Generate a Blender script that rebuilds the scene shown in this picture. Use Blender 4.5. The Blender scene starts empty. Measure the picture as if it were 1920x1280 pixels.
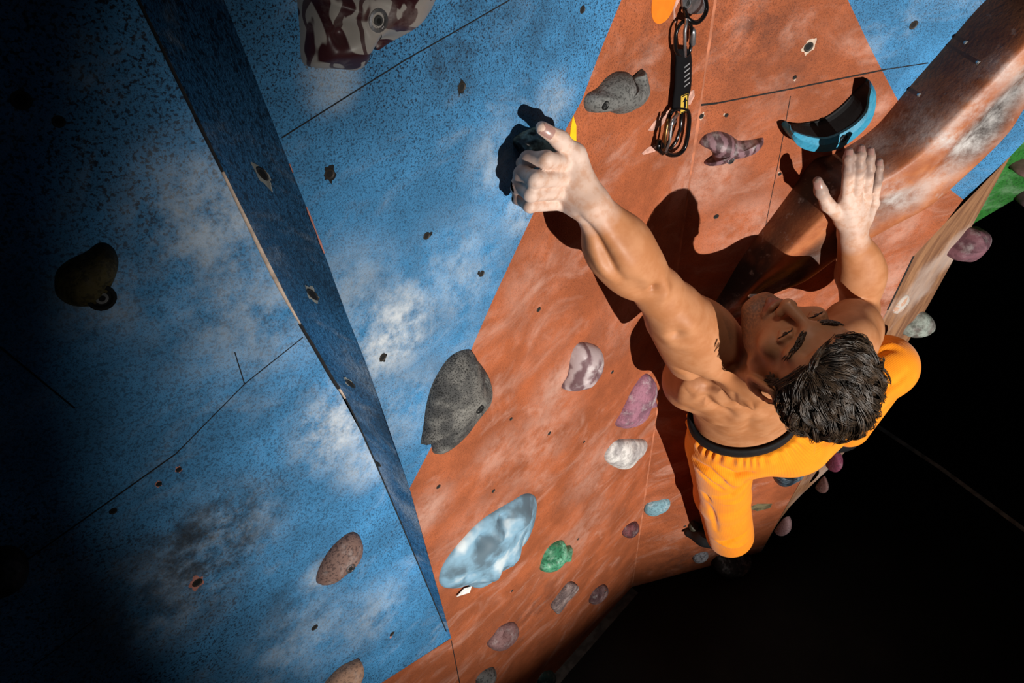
import bpy, bmesh, math, random
import numpy as np
from mathutils import Matrix, Vector

S = bpy.context.scene
random.seed(7); RNG = np.random.default_rng(7)

# ------------------------------------------------------------------ camera
FPX = 1280.0                                   # focal length in pixels of the 1920 px frame (24 mm lens)
CAM = np.array([0.0, 0.0, 3.0])                # the photographer hangs 3 m above the mats
_n = np.array([134.0, -1102.0, -FPX]); ZC = -_n / np.linalg.norm(_n)
_x = 13530.0; _v = np.array([_x, (134 * _x + FPX * FPX) / 1102, -FPX]); XC = _v / np.linalg.norm(_v)
YC = np.cross(ZC, XC)
ROT = np.array([XC, YC, ZC])                   # camera -> world
cam_d = bpy.data.cameras.new('camera'); cam_d.lens = 24.0; cam_d.sensor_width = 36.0; cam_d.clip_start = 0.02
cam = bpy.data.objects.new('camera', cam_d); S.collection.objects.link(cam)
M4 = Matrix([list(r) + [0] for r in ROT] + [[0, 0, 0, 1]]); M4.translation = Vector(CAM)
cam.matrix_world = M4
S.camera = cam

# ------------------------------------------------------------------ world, light, exposure
w = bpy.data.worlds.new('world'); S.world = w; w.use_nodes = True
bg = w.node_tree.nodes['Background']; bg.inputs[0].default_value = (0.75, 0.85, 1.0, 1); bg.inputs[1].default_value = 0.009
LIGHT_POS = np.array([1.60, -3.5, 2.25]); LIGHT_AIM = np.array([0.86, 0.92, 1.70])
ld = bpy.data.lights.new('spotlight', 'SPOT'); ld.energy = 1400; ld.color = (1.0, 0.95, 0.88)
ld.spot_size = math.radians(39.3); ld.spot_blend = 0.65; ld.shadow_soft_size = 0.02
lo = bpy.data.objects.new('spotlight', ld); S.collection.objects.link(lo)
lo.location = LIGHT_POS
lo.rotation_euler = Vector(LIGHT_AIM - LIGHT_POS).to_track_quat('-Z', 'Y').to_euler()
ad = bpy.data.lights.new('face_fill', 'SPOT'); ad.energy = 115; ad.color = (1.0, 0.90, 0.82); ad.spot_size = math.radians(30); ad.spot_blend = 1.0; ad.shadow_soft_size = 0.35
ao = bpy.data.objects.new('face_fill', ad); S.collection.objects.link(ao); ao.location = (0.50, 0.35, 5.2)   # added fill from above, no lamp seen there; brightens the shaded face
S.view_settings.view_transform = 'Standard'; S.view_settings.look = 'None'
S.view_settings.exposure = 0.0; S.view_settings.gamma = 1.0; S.view_settings.use_curve_mapping = False

# ------------------------------------------------------------------ places: a pixel of the photo on a plane of the place
def ray(px, py): return ROT @ (np.array([px - 960.0, 640.0 - py, -FPX]) / FPX)
def W(px, py, t): return CAM + ray(px, py) * t
def onplane(px, py, p0, n, d=0.0):
    r = ray(px, py); t = np.dot(p0 + n * d - CAM, n) / np.dot(r, n); return CAM + r * t
def proj(p):
    c = ROT.T @ (np.asarray(p, float) - CAM); return 960 + FPX * c[0] / -c[2], 640 - FPX * c[1] / -c[2]
def unit(v): v = np.asarray(v, float); return v / np.linalg.norm(v)
_xb = 2200.0; VB = ROT @ unit([_xb, (134 * _xb + FPX * FPX) / 1102, -FPX])
ZUP = np.array([0, 0, 1.0])
K = onplane(1185, 1100, np.zeros(3), ZUP)      # foot of the crease between the two orange faces
NB = np.array([VB[1], -VB[0], 0]); NC = np.array([0, -1.0, 0])
A0 = K - VB * 0.82 + ZUP * 1.2; NA = unit(NB + ZUP * 0.108)
D0 = onplane(1713, 480, K, NC); AD = math.radians(20); DD = np.array([math.cos(AD), math.sin(AD), 0]); ND = np.array([DD[1], -DD[0], 0])
PA = lambda x, y, d=0.0: onplane(x, y, A0, NA, d)
PB = lambda x, y, d=0.0: onplane(x, y, K, NB, d)
PC = lambda x, y, d=0.0: onplane(x, y, K, NC, d)
PD = lambda x, y, d=0.0: onplane(x, y, D0, ND, d)
PF = lambda x, y, d=0.0: onplane(x, y, np.zeros(3), ZUP, d)
PLANES = {'A': (PA, NA), 'B': (PB, NB), 'C': (PC, NC), 'D': (PD, ND)}

# ------------------------------------------------------------------ object helpers
def tag(o, label=None, cat=None, group=None, kind=None):
    if label: o['label'] = label
    if cat: o['category'] = cat
    if group: o['group'] = group
    if kind: o['kind'] = kind
    return o
def mesh_obj(name, verts, faces, mats, parent=None, smooth=True, fmat=None, origin=None, attrs=None):
    verts = np.asarray(verts, np.float32)
    if parent is not None:
        org = np.array(parent.location, float); q = parent.parent
        while q is not None: org = org + np.array(q.location); q = q.parent
    elif origin is None: org = verts.mean(0)
    else: org = np.asarray(origin, float)
    me = bpy.data.meshes.new(name)
    if isinstance(faces, np.ndarray) and faces.ndim == 2:
        k = faces.shape[1]; nf = len(faces)
        me.vertices.add(len(verts)); me.vertices.foreach_set('co', (verts - org).astype(np.float32).ravel())
        me.loops.add(nf * k); me.loops.foreach_set('vertex_index', faces.astype(np.int32).ravel())
        me.polygons.add(nf); me.polygons.foreach_set('loop_start', np.arange(0, nf * k, k, dtype=np.int32))
        me.update(calc_edges=True); me.validate()
    else:
        me.from_pydata([tuple(v) for v in (verts - org)], [], [tuple(int(i) for i in f) for f in faces])
    if not isinstance(mats, (list, tuple)): mats = [mats]
    for m in mats: me.materials.append(m)
    if fmat is not None: me.polygons.foreach_set('material_index', np.asarray(fmat, np.int32))
    me.polygons.foreach_set('use_smooth', np.full(len(me.polygons), bool(smooth)))
    for an, av in (attrs or {}).items():
        a = me.attributes.new(an, 'FLOAT', 'POINT'); a.data.foreach_set('value', np.asarray(av, np.float32))
    me.update()
    o = bpy.data.objects.new(name, me); S.collection.objects.link(o)
    if parent is None: o.location = org
    else: o.parent = parent
    return o
def empty(name, loc, label=None, cat=None, group=None):
    o = bpy.data.objects.new(name, None); S.collection.objects.link(o); o.location = loc; o.empty_display_size = 0.05
    o.matrix_world = Matrix.Translation(Vector(loc))
    return tag(o, label, cat, group)
class MB:
    def __init__(s): s.v = []; s.f = []; s.m = []
    def add(s, v, f, m=0):
        b = len(s.v); s.v += [np.asarray(p, float) for p in v]; s.f += [[i + b for i in q] for q in f]; s.m += [m] * len(f)
    def prism(s, pts, n, d0, d1, m=0):
        k = len(pts); n = np.asarray(n, float)
        s.add([p + n * d0 for p in pts] + [p + n * d1 for p in pts],
              [list(range(k))[::-1], list(range(k, 2 * k))] + [[i, (i + 1) % k, k + (i + 1) % k, k + i] for i in range(k)], m)
    def tube(s, pts, rad, n=10, m=0, closed=False, flat=None, cap=True):
        pts = [np.asarray(p, float) for p in pts]; k = len(pts)
        if np.isscalar(rad): rad = [rad] * k
        up = None; V = []
        for i, p in enumerate(pts):
            a = pts[(i - 1) % k] if (closed or i > 0) else p; b = pts[(i + 1) % k] if (closed or i < k - 1) else p
            t = unit(b - a)
            if up is None:
                up = np.cross(t, [0.3, 0.5, 0.8]) if flat is None else np.asarray(flat[0], float)
            up = unit(up - t * np.dot(up, t)); sd = np.cross(t, up)
            fl = 1.0 if flat is None else flat[1]
            for j in range(n):
                an = 2 * math.pi * j / n; V.append(p + rad[i] * (math.cos(an) * sd + fl * math.sin(an) * up))
        F = []
        for i in range(k if closed else k - 1):
            for j in range(n):
                a = i * n + j; b = i * n + (j + 1) % n; c = ((i + 1) % k) * n + (j + 1) % n; d = ((i + 1) % k) * n + j
                F.append([a, b, c, d])
        if not closed and cap: F += [list(range(n))[::-1], list(range((k - 1) * n, k * n))]
        s.add(V, F, m)
    def build(s, name, mats, parent=None, smooth=True, **kw): return mesh_obj(name, s.v, s.f, mats, parent, smooth, s.m, **kw)
def spline(pts, n, closed=False):
    pts = [np.asarray(p, float) for p in pts]; k = len(pts); out = []
    seg = k if closed else k - 1
    for q in range(n):
        u = q / n * seg if closed else q / (n - 1) * seg
        i = min(int(u), seg - 1); t = u - i
        g = (lambda j: pts[j % k]) if closed else (lambda j: pts[max(0, min(k - 1, j))])
        a, b, c, d = g(i - 1), g(i), g(i + 1), g(i + 2)
        out.append(0.5 * (2 * b + (c - a) * t + (2 * a - 5 * b + 4 * c - d) * t * t + (3 * b - a - 3 * c + d) * t ** 3))
    return np.array(out)

# ------------------------------------------------------------------ materials
class NT:
    def __init__(s, name):
        s.m = bpy.data.materials.new(name); s.m.use_nodes = True; s.t = s.m.node_tree; s.N = s.t.nodes; s.L = s.t.links
        s.b = s.N['Principled BSDF']; s.tc = s.N.new('ShaderNodeTexCoord')
    def set(s, sock, v):
        if hasattr(v, 'is_output') or isinstance(v, bpy.types.NodeSocket): s.L.new(v, sock)
        else: sock.default_value = v
    def noise(s, scale, detail=2, rough=0.5, vec=None, dist=0.0):
        n = s.N.new('ShaderNodeTexNoise'); s.L.new(vec or s.tc.outputs['Object'], n.inputs['Vector'])
        n.inputs['Scale'].default_value = scale; n.inputs['Detail'].default_value = detail; n.inputs['Roughness'].default_value = rough
        n.inputs['Distortion'].default_value = dist; return n.outputs['Fac']
    def voronoi(s, scale, vec=None):
        n = s.N.new('ShaderNodeTexVoronoi'); s.L.new(vec or s.tc.outputs['Object'], n.inputs['Vector']); n.inputs['Scale'].default_value = scale
        return n.outputs['Distance']
    def wave(s, scale, dist, vec=None, detail=2, dscale=1.0):
        n = s.N.new('ShaderNodeTexWave'); s.L.new(vec or s.tc.outputs['Object'], n.inputs['Vector']); n.inputs['Scale'].default_value = scale
        n.inputs['Distortion'].default_value = dist; n.inputs['Detail'].default_value = detail; n.inputs['Detail Scale'].default_value = dscale
        return n.outputs['Fac']
    def mapr(s, v, a, b, c=0.0, d=1.0, smooth=True):
        n = s.N.new('ShaderNodeMapRange'); s.L.new(v, n.inputs['Value'])
        if smooth: n.interpolation_type = 'SMOOTHSTEP'
        for k, x in zip(('From Min', 'From Max', 'To Min', 'To Max'), (a, b, c, d)): n.inputs[k].default_value = x
        return n.outputs[0]
    def math(s, op, a, b=0.0):
        n = s.N.new('ShaderNodeMath'); n.operation = op; s.set(n.inputs[0], a); s.set(n.inputs[1], b); return n.outputs[0]
    def mix(s, fac, a, b):
        n = s.N.new('ShaderNodeMix'); n.data_type = 'RGBA'
        s.set(n.inputs[0], fac); s.set(n.inputs[6], a); s.set(n.inputs[7], b); return n.outputs[2]
    def scaled(s, v):
        n = s.N.new('ShaderNodeMapping'); s.L.new(s.tc.outputs['Object'], n.inputs['Vector']); n.inputs['Scale'].default_value = v; return n.outputs[0]
    def dist(s, p):
        n = s.N.new('ShaderNodeVectorMath'); n.operation = 'DISTANCE'; s.L.new(s.tc.outputs['Object'], n.inputs[0]); n.inputs[1].default_value = tuple(p); return n.outputs['Value']
    def attr(s, name):
        n = s.N.new('ShaderNodeAttribute'); n.attribute_name = name; return n.outputs['Fac']
    def bump(s, h, strength, distance=0.002):
        n = s.N.new('ShaderNodeBump'); s.L.new(h, n.inputs['Height']); n.inputs['Strength'].default_value = strength; n.inputs['Distance'].default_value = distance
        s.L.new(n.outputs[0], s.b.inputs['Normal'])
    def out(s, col, rough=0.6, metal=0.0, spec=0.4):
        s.set(s.b.inputs['Base Color'], col); s.set(s.b.inputs['Roughness'], rough); s.b.inputs['Metallic'].default_value = metal
        s.b.inputs['Specular IOR Level'].default_value = spec; return s.m
def C4(r, g, b): return (r, g, b, 1)
def SR(r, g, b):                                # sRGB 0-255 -> linear
    f = lambda c: (c / 255 / 12.92) if c <= 10 else ((c / 255 + 0.055) / 1.055) ** 2.4
    return (f(r), f(g), f(b), 1)
def plain(name, col, rough=0.5, metal=0.0, spec=0.4, var=0.25, scale=60, bump=0.15):
    m = NT(name); n = m.noise(scale, 3)
    c2 = tuple(c * (1 - var) for c in col[:3]) + (1,)
    m.bump(n, bump, 0.001)
    return m.out(m.mix(m.mapr(n, 0.35, 0.65), c2, col), rough, metal, spec)
def wall_paint(name, col, speck, s_amt, chalk, smudges=(), darkening=(), sc=150, bump=0.5, streak=0.4, vary=0.35):
    m = NT(name)
    big = m.noise(2.2, 4, 0.6); mid = m.noise(9, 4, 0.65); fine = m.noise(sc, 2, 0.6); grit = m.noise(sc * 2.6, 2, 0.6)
    dark = tuple(c * (1 - vary) for c in col[:3]) + (1,)
    c = m.mix(m.mapr(mid, 0.35, 0.7), dark, col)
    # stippled paint: the pits are coloured darker
    pit = m.math('MULTIPLY', m.mapr(fine, 0.50, 0.36), m.mapr(big, 0.3, 0.62, 1.0, 0.55))
    pit2 = m.math('MULTIPLY', m.mapr(grit, 0.46, 0.36), 0.6)
    c = m.mix(m.math('MULTIPLY', m.math('MAXIMUM', pit, pit2), s_amt), c, speck)
    # chalk wiped over the wall in broad streaks
    st = m.noise(1.0, 5, 0.65, m.scaled((5, 5, 9)), 1.2)
    ck = m.math('MULTIPLY', m.mapr(st, 0.48, 0.78), streak)
    dust = m.noise(40, 4, 0.7)
    for (p, r, a) in smudges:
        g = m.math('MULTIPLY', m.mapr(m.dist(p), r, r * 0.12), a)
        g = m.math('MULTIPLY', g, m.mapr(m.noise(14, 5, 0.7), 0.32, 0.62))
        ck = m.math('MAXIMUM', ck, g)
    ck = m.math('MULTIPLY', ck, m.mapr(dust, 0.25, 0.6, 0.45, 1.0))
    c = m.mix(ck, c, chalk)
    for (p, r, a) in darkening:                     # rubber scuffs
        g = m.math('MULTIPLY', m.mapr(m.dist(p), r, r * 0.2), a)
        g = m.math('MULTIPLY', g, m.mapr(m.noise(22, 5, 0.7), 0.35, 0.65))
        c = m.mix(g, c, C4(0.012, 0.012, 0.014))
    m.bump(m.math('ADD', m.math('MULTIPLY', fine, 1.0), m.math('MULTIPLY', grit, 0.5)), bump, 0.004)
    return m.out(c, 0.62, 0.0, 0.25)

# ------------------------------------------------------------------ the climbing wall
CH = C4(0.62, 0.66, 0.70)
BLUE = C4(0.060, 0.27, 0.55); BLUE_D = C4(0.004, 0.012, 0.028)
ORNG = C4(0.43, 0.115, 0.042); ORNG_D = C4(0.07, 0.018, 0.008)
m_blueB = wall_paint('blue_paint', BLUE, BLUE_D, 1.0, CH,
    [(PB(735, 622), 0.12, 0.95), (PB(690, 650), 0.10, 0.6), (PB(1000, 370), 0.10, 0.5), (PB(930, 300), 0.08, 0.35), (PB(860, 520), 0.16, 0.3), (PB(650, 560), 0.12, 0.35), (PB(760, 760), 0.14, 0.3), (PB(620, 150), 0.05, 0.4), (PB(1040, 190), 0.06, 0.3)],
    [(PB(860, 95), 0.09, 0.6), (PB(820, 700), 0.07, 0.35), (PB(990, 30), 0.15, 0.35)], sc=420, streak=0.2)
m_blueA = wall_paint('blue_paint_recessed', BLUE, BLUE_D, 1.0, CH,
    [(PA(640, 790), 0.13, 0.85), (PA(690, 860), 0.10, 0.5), (PA(400, 400), 0.14, 0.55), (PA(480, 560), 0.2, 0.35), (PA(430, 1000), 0.14, 0.4), (PA(330, 1110), 0.16, 0.35), (PA(570, 1200), 0.18, 0.3), (PA(200, 560), 0.08, 0.4), (PA(600, 1080), 0.06, 0.5), (PA(700, 1150), 0.15, 0.3)],
    [(PA(400, 1010), 0.15, 0.8), (PA(300, 1120), 0.2, 0.5), (PA(560, 1120), 0.14, 0.4)], sc=220, streak=0.18)
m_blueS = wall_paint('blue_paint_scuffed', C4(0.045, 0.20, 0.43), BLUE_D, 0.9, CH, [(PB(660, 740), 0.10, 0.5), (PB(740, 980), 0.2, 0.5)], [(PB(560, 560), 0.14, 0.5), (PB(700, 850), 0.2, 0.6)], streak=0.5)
m_orB = wall_paint('orange_paint', ORNG, ORNG_D, 0.6, C4(0.66, 0.42, 0.34),
    [(PB(1050, 720), 0.12, 0.5), (PB(1010, 830), 0.2, 0.4), (PB(1290, 340), 0.12, 0.5), (PB(1200, 560), 0.2, 0.3), (PB(1000, 530), 0.12, 0.3), (PB(900, 1000), 0.2, 0.3), (PB(1120, 870), 0.2, 0.35), (PB(1090, 1000), 0.25, 0.3), (PB(800, 960), 0.1, 0.5), (PB(930, 850), 0.1, 0.4)],
    [(PB(1000, 1150), 0.2, 0.4), (PB(1200, 100), 0.1, 0.3)], sc=420, streak=0.4)
m_orC = wall_paint('orange_paint_right', ORNG, ORNG_D, 0.6, C4(0.66, 0.42, 0.34),
    [(PC(1400, 430), 0.14, 0.4), (PC(1330, 330), 0.12, 0.5), (PC(1620, 600), 0.2, 0.5), (PC(1680, 540), 0.2, 0.5), (PC(1690, 430), 0.1, 0.4), (PC(1640, 200), 0.06, 0.5), (PC(1350, 960), 0.2, 0.2)],
    [(PC(1400, 60), 0.12, 0.5), (PC(1480, 150), 0.1, 0.3), (PC(1300, 1050), 0.3, 0.4)], sc=420, streak=0.4)
m_joint = plain('joint_shadow_gap', C4(0.012, 0.011, 0.012), 0.9, var=0.5)
m_filler = plain('bare_filler', C4(0.55, 0.42, 0.33), 0.8, var=0.3, scale=90)
m_chip = plain('chipped_red_primer', C4(0.5, 0.2, 0.16), 0.7, var=0.3, scale=90)
m_ply = NT('bare_plywood')
_g = m_ply.noise(1.0, 5, 0.65, m_ply.scaled((26, 26, 3)), 0.8); _g2 = m_ply.noise(5, 4)
_c = m_ply.mix(m_ply.mapr(_g, 0.35, 0.68), C4(0.15, 0.065, 0.032), C4(0.31, 0.155, 0.075))
_c = m_ply.mix(m_ply.math('MULTIPLY', m_ply.mapr(_g2, 0.5, 0.7), 0.5), _c, C4(0.5, 0.42, 0.38)); m_ply.bump(_g, 0.4, 0.002)
m_ply = m_ply.out(_c, 0.65)

def lerp_poly(a, b, n): return [a + (b - a) * i / n for i in range(n + 1)]
def groove(mb, P, n, pts, wd, m, h=0.0006):
    q = [P(*p) for p in pts]
    for a, b in zip(q[:-1], q[1:]):
        s = unit(np.cross(unit(b - a), n)) * wd / 2
        mb.prism([a - s, b - s, b + s, a + s], n, -0.002, h, m)

# wall_left : recessed blue slab
mb = MB()
inner = [PA(*p) for p in [(260, 0), (390, 265), (530, 548), (612, 690), (690, 835), (843, 1199)]]
top_in = inner[0] + (inner[0] - inner[1]) * 1.6
bot_l = PA(715, 1280); dirA = unit(bot_l - inner[-1])
far_b = inner[-1] + dirA * 1.6; far_t = far_b + (top_in - inner[-1]) * 1.02 - VB * 0.25
polyA = [top_in] + inner + [far_b, far_t]
mb.prism(polyA, NA, -0.05, 0.0, 0)
for pts, wd in [([(0, 1085), (330, 850)], .002), ([(330, 850), (460, 718), (568, 632)], .0014), ([(0, 650), (140, 765)], .002), ([(440, 660), (458, 718)], .0015), ([(180, 1160), (60, 1250)], .0015)]:
    groove(mb, PA, NA, pts, wd, 1)
mb.build('wall_left', [m_blueA, m_joint], None, False, origin=(0, 0, 0)); tag(bpy.data.objects['wall_left'], kind='structure')

# wall_return : side face of the protruding blue wall
corner = [PB(*p) for p in [(420, 0), (530, 275), (610, 480), (650, 590), (690, 690), (768, 915), (846, 1196)]]
top_c = corner[0] + (corner[0] - corner[1]) * 1.9
cl = [top_c] + corner; il = [top_in] + inner
cs = spline(cl, 60); i_s = spline(il, 60)
mb = MB()
V = []
rows = 8
for i in range(60):
    for j in range(rows + 1): V.append(i_s[i] + (cs[i] - i_s[i]) * j / rows)
F = [[i * (rows + 1) + j, (i + 1) * (rows + 1) + j, (i + 1) * (rows + 1) + j + 1, i * (rows + 1) + j + 1] for i in range(59) for j in range(rows)]
mb.add(V, F, 0)
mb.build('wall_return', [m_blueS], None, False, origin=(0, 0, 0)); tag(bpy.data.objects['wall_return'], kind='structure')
# the open joint in the inner corner, bare filler in its upper half
mb = MB()
for a, b, wa, wb, mt in [(0.0, 0.30, .004, .006, 0), (0.36, 0.47, .005, .009, 1), (0.47, 0.56, .009, .004, 1), (0.30, 0.37, .007, .005, 0), (0.56, 0.735, .007, .009, 0), (0.735, 0.76, .006, .005, 1), (0.76, 0.985, .004, .003, 0)]:
    n = 8; pts = [i_s[min(59, int(round((a + (b - a) * k / n) * 59)))] for k in range(n + 1)]
    pts = [p for k, p in enumerate(pts) if k == 0 or np.linalg.norm(p - pts[k - 1]) > 1e-4]
    mb.tube([p + NA * 0.001 for p in pts], [(wa + (wb - wa) * k / max(1, len(pts) - 1)) * 0.5 for k in range(len(pts))], 6, mt)
tag(mb.build('trim_1', [m_joint, m_filler], None, True, origin=(0, 0, 0)), kind='structure')
# worn paint along the outer edge
mb = MB()
def edge_chip(y0, y1, wd):
    k0 = min(range(60), key=lambda i: abs(proj(cs[i])[1] - y0)); k1 = min(range(60), key=lambda i: abs(proj(cs[i])[1] - y1))
    a = cs[k0]; b = cs[k1]
    ks = [cs[k0] + (cs[k1] - cs[k0]) * 0] if k0 == k1 else [cs[k] for k in range(k0, k1 + 1)]
    ks = spline(ks, 9) if len(ks) > 1 else [cs[k0], cs[k0] + (cs[k0 + 1] - cs[k0]) * .6]
    mb.tube([q + NB * 0.0002 for q in ks], [wd * (0.3 + 0.7 * math.sin(math.pi * (k + .4) / (len(ks) - .2)) * random.uniform(.5, 1)) for k in range(len(ks))], 6, 0)
edge_chip(385, 428, .0016); edge_chip(445, 470, .0016); edge_chip(300, 312, .0010)
tag(mb.build('trim_2', [m_chip], None, True, origin=(0, 0, 0)), kind='structure')

# wall_centre : the protruding face, blue above and orange below a slanted paint line
mb = MB()
line = [(1165, 0), (1128, 90), (1090, 190), (1062, 240), (1030, 320), (1000, 400), (960, 485), (925, 560), (890, 640), (850, 735), (810, 835), (768, 912)]
lw = [PB(*p) for p in line]
ztop = 3.6
def up_to(p, z): return p + ZUP * (z - p[2])
tl = top_c; 
line_top = lw[0] + (lw[0] - lw[2]) * 1.1
blue_poly = [tl, up_to(tl, line_top[2])] if False else [tl]
blue_poly = [tl] + corner[:6] + lw[-2::-1] + [line_top]
k_top = K + ZUP * line_top[2]
or_poly = lw[:-1] + [corner[5], corner[6]]
left_b = K - VB * 2.4
or_poly = [line_top] + lw[:-1] + [corner[5], corner[6], np.array([corner[6][0], corner[6][1], -.02]), K, k_top]
lg = [corner[6], bot_l, bot_l + dirA * 1.1]; lg2 = [np.array([p[0], p[1], -.02]) for p in lg]   # kick panel under the recessed slab
mb.add(lg + lg2, [[0, 1, 4, 3], [1, 2, 5, 4]], 1)
or_poly = [p - NB * np.dot(p - K, NB) for p in or_poly]; blue_poly = [p - NB * np.dot(p - K, NB) for p in blue_poly]
def prism_tri(mb, pts, n, d, m):
    # concave outline: triangulate the front with bmesh
    bm = bmesh.new(); vs = [bm.verts.new(p) for p in pts]; f = bm.faces.new(vs); bm.normal_update()
    r = bmesh.ops.triangulate(bm, faces=[f]); bm.verts.index_update()
    fs = [[v.index for v in q.verts] for q in bm.faces]
    if np.dot(np.array(bm.faces[:][0].normal), n) < 0: fs = [q[::-1] for q in fs]
    co = [np.array(v.co) for v in bm.verts]; bm.free()
    mb.add(co, fs, m)
prism_tri(mb, blue_poly, NB, 0.05, 0); prism_tri(mb, or_poly, NB, 0.05, 1)
for pts, wd in [([(528, 258), (640, 187), (760, 112), (860, 55), (955, 0)], .0013), ([(846, 1200), (862, 1280)], .002)]:
    groove(mb, PB, NB, pts, wd, 2)
mb.build('wall_centre', [m_blueB, m_orB, m_joint], None, False, origin=(0, 0, 0)); tag(bpy.data.objects['wall_centre'], kind='structure')

# wall_right : orange face right of the crease with blue patches
mb = MB()
bl = [PC(*p) for p in [(1590, 0), (1632, 90), (1678, 178), (1725, 262), (1768, 345), (1806, 374)]]
bl_top = bl[0] + (bl[0] - bl[1]) * 2.2
crease = [PC(1142 + 0, 1040)] if False else None
de = [K + np.array([0.60, 0, 0.0]), D0 + np.array([0.0, 0, -0.9]), D0, PC(1773, 417), PC(1806, 374), PC(1887, 300), PC(1960, 225)]
top_d = de[-1] + (de[-1] - de[-2]) * 2.0
or_c = [K, de[0], de[1], de[2], de[3], de[4]] + bl[-2::-1] + [bl_top, k_top + ZUP * (bl_top[2] - k_top[2])]
bl_c = [bl[i] for i in range(5)] + [de[4], de[5], de[6], top_d, bl_top]
prism_tri(mb, or_c, NC, 0.05, 0); prism_tri(mb, bl_c, NC, 0.05, 1)
for pts, wd in [([(1312, 197), (1345, 193)], .004), ([(1345, 193), (1480, 167), (1660, 130)], .003), ([(1660, 130), (1740, 118)], .002), ([(1482, 180), (1462, 290), (1440, 400), (1425, 480)], .0012), ([(1713, 480), (1664, 581)], .005)]:
    groove(mb, PC, NC, pts, wd, 2)
mb.build('wall_right', [m_orC, m_blueB, m_joint], None, False, origin=(0, 0, 0)); tag(bpy.data.objects['wall_right'], kind='structure')
# rubbed, paler line down the crease
m_crease = plain('rubbed_orange_filler', C4(0.50, 0.17, 0.085), 0.7, var=0.4, scale=30)
mb = MB()
ck = [K + ZUP * z for z in np.linspace(0.02, 2.9, 50)]
mb.tube([p + (NB + NC) * 0.5 * 0.0006 for p in ck], [0.0035 + 0.0022 * math.sin(i * 1.7) * math.sin(i * .37) for i in range(50)], 8, 0, flat=(unit(NB + NC), .12))
tag(mb.build('trim_3', [m_crease], None, True, origin=(0, 0, 0)), kind='structure')

# wall_edge : bare plywood return at the right end
mb = MB()
out_t = PD(1824, 421); out_l = PD(1598, 830)
ev = [out_t + (out_t - out_l) * 1.0, out_t, PD(1703, 640), out_l, K + np.array([0.66, 0.02, 0.35]), de[0]]
ev = [p if i < 4 else p for i, p in enumerate(ev)]
inn = [top_d, de[6], de[5], de[4], de[3], de[2], de[1], de[0]]
strip_in = spline([top_d, de[5], de[3], de[2], D0 + np.array([0, 0, -0.45]), de[1], de[0]], 30)
strip_out = spline([ev[0], out_t + (out_t - out_l) * 0.25, out_t, PD(1703, 640), out_l, ev[4], de[0] + np.array([0.01, 0.004, 0.0])], 30)
V = [];
for a, b in zip(strip_in, strip_out):
    for j in range(5): V.append(a + (b - a) * j / 4)
back = np.array([0.02, 0.35, 0])
for b in strip_out: V.append(b + back)
F = [[i * 5 + j, (i + 1) * 5 + j, (i + 1) * 5 + j + 1, i * 5 + j + 1] for i in range(29) for j in range(4)]
F += [[i * 5 + 4, (i + 1) * 5 + 4, 150 + i + 1, 150 + i] for i in range(29)]
mb.add(V, F, 0)
mb.build('wall_edge', [m_ply], None, False, origin=(0, 0, 0)); tag(bpy.data.objects['wall_edge'], kind='structure')

# wall_far : green face further along, hanging over the mats
m_green = wall_paint('green_paint', C4(0.03, 0.22, 0.03), C4(0.004, 0.03, 0.006), 0.6, C4(0.4, 0.6, 0.4), [], [], sc=120)
P0g = np.array([1.75, 1.62, 0]); NG = unit([-0.25, -0.97, 0.0])
PG = lambda x, y, d=0.0: onplane(x, y, P0g, NG, d)
g0 = PG(1815, 425); g1 = PG(1925, 362); g2 = PG(2300, 140)
mb = MB(); mb.prism([g0, g2, g2 + ZUP * 1.6, g0 + ZUP * 1.9 - np.array([.5, 0, 0])], NG, -0.12, 0, 0)
mb.build('wall_far', [m_green], None, False, origin=(0, 0, 0)); tag(bpy.data.objects['wall_far'], kind='structure')

# floor : black mats with a pale joint
m_mat = NT('black_mat_vinyl'); _n1 = m_mat.noise(3, 4, 0.6); m_mat.bump(m_mat.noise(6, 5, 0.6), 0.25, 0.02)
m_mat = m_mat.out(m_mat.mix(m_mat.mapr(_n1, 0.4, 0.75), C4(0.0025, 0.0025, 0.003), C4(0.006, 0.006, 0.006)), 0.7, 0, 0.12)
m_seam = plain('worn_grey_seam', C4(0.34, 0.32, 0.30), 0.8, var=0.5, scale=25)
mb = MB()
mb.prism([np.array(p) for p in [(-2.5, -2.6, 0), (4.5, -2.6, 0), (4.5, 4, 0), (-2.5, 4, 0)]], ZUP, -0.1, 0.0, 0)
groove(mb, PF, ZUP, [(1420, 651), (1640, 796), (1760, 875), (1930, 1000), (2400, 1345)], .022, 1, 0.002)
groove(mb, PF, ZUP, [(1188, 1104), (1130, 1170), (1060, 1250), (1020, 1298)], .05, 2, 0.002)
m_strip = plain('dusty_floor_strip', C4(.07, .068, .065), .9, var=.5, scale=30)
mb.build('floor', [m_mat, m_seam, m_strip], None, False, origin=(0, 0, 0)); tag(bpy.data.objects['floor'], kind='structure')

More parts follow.
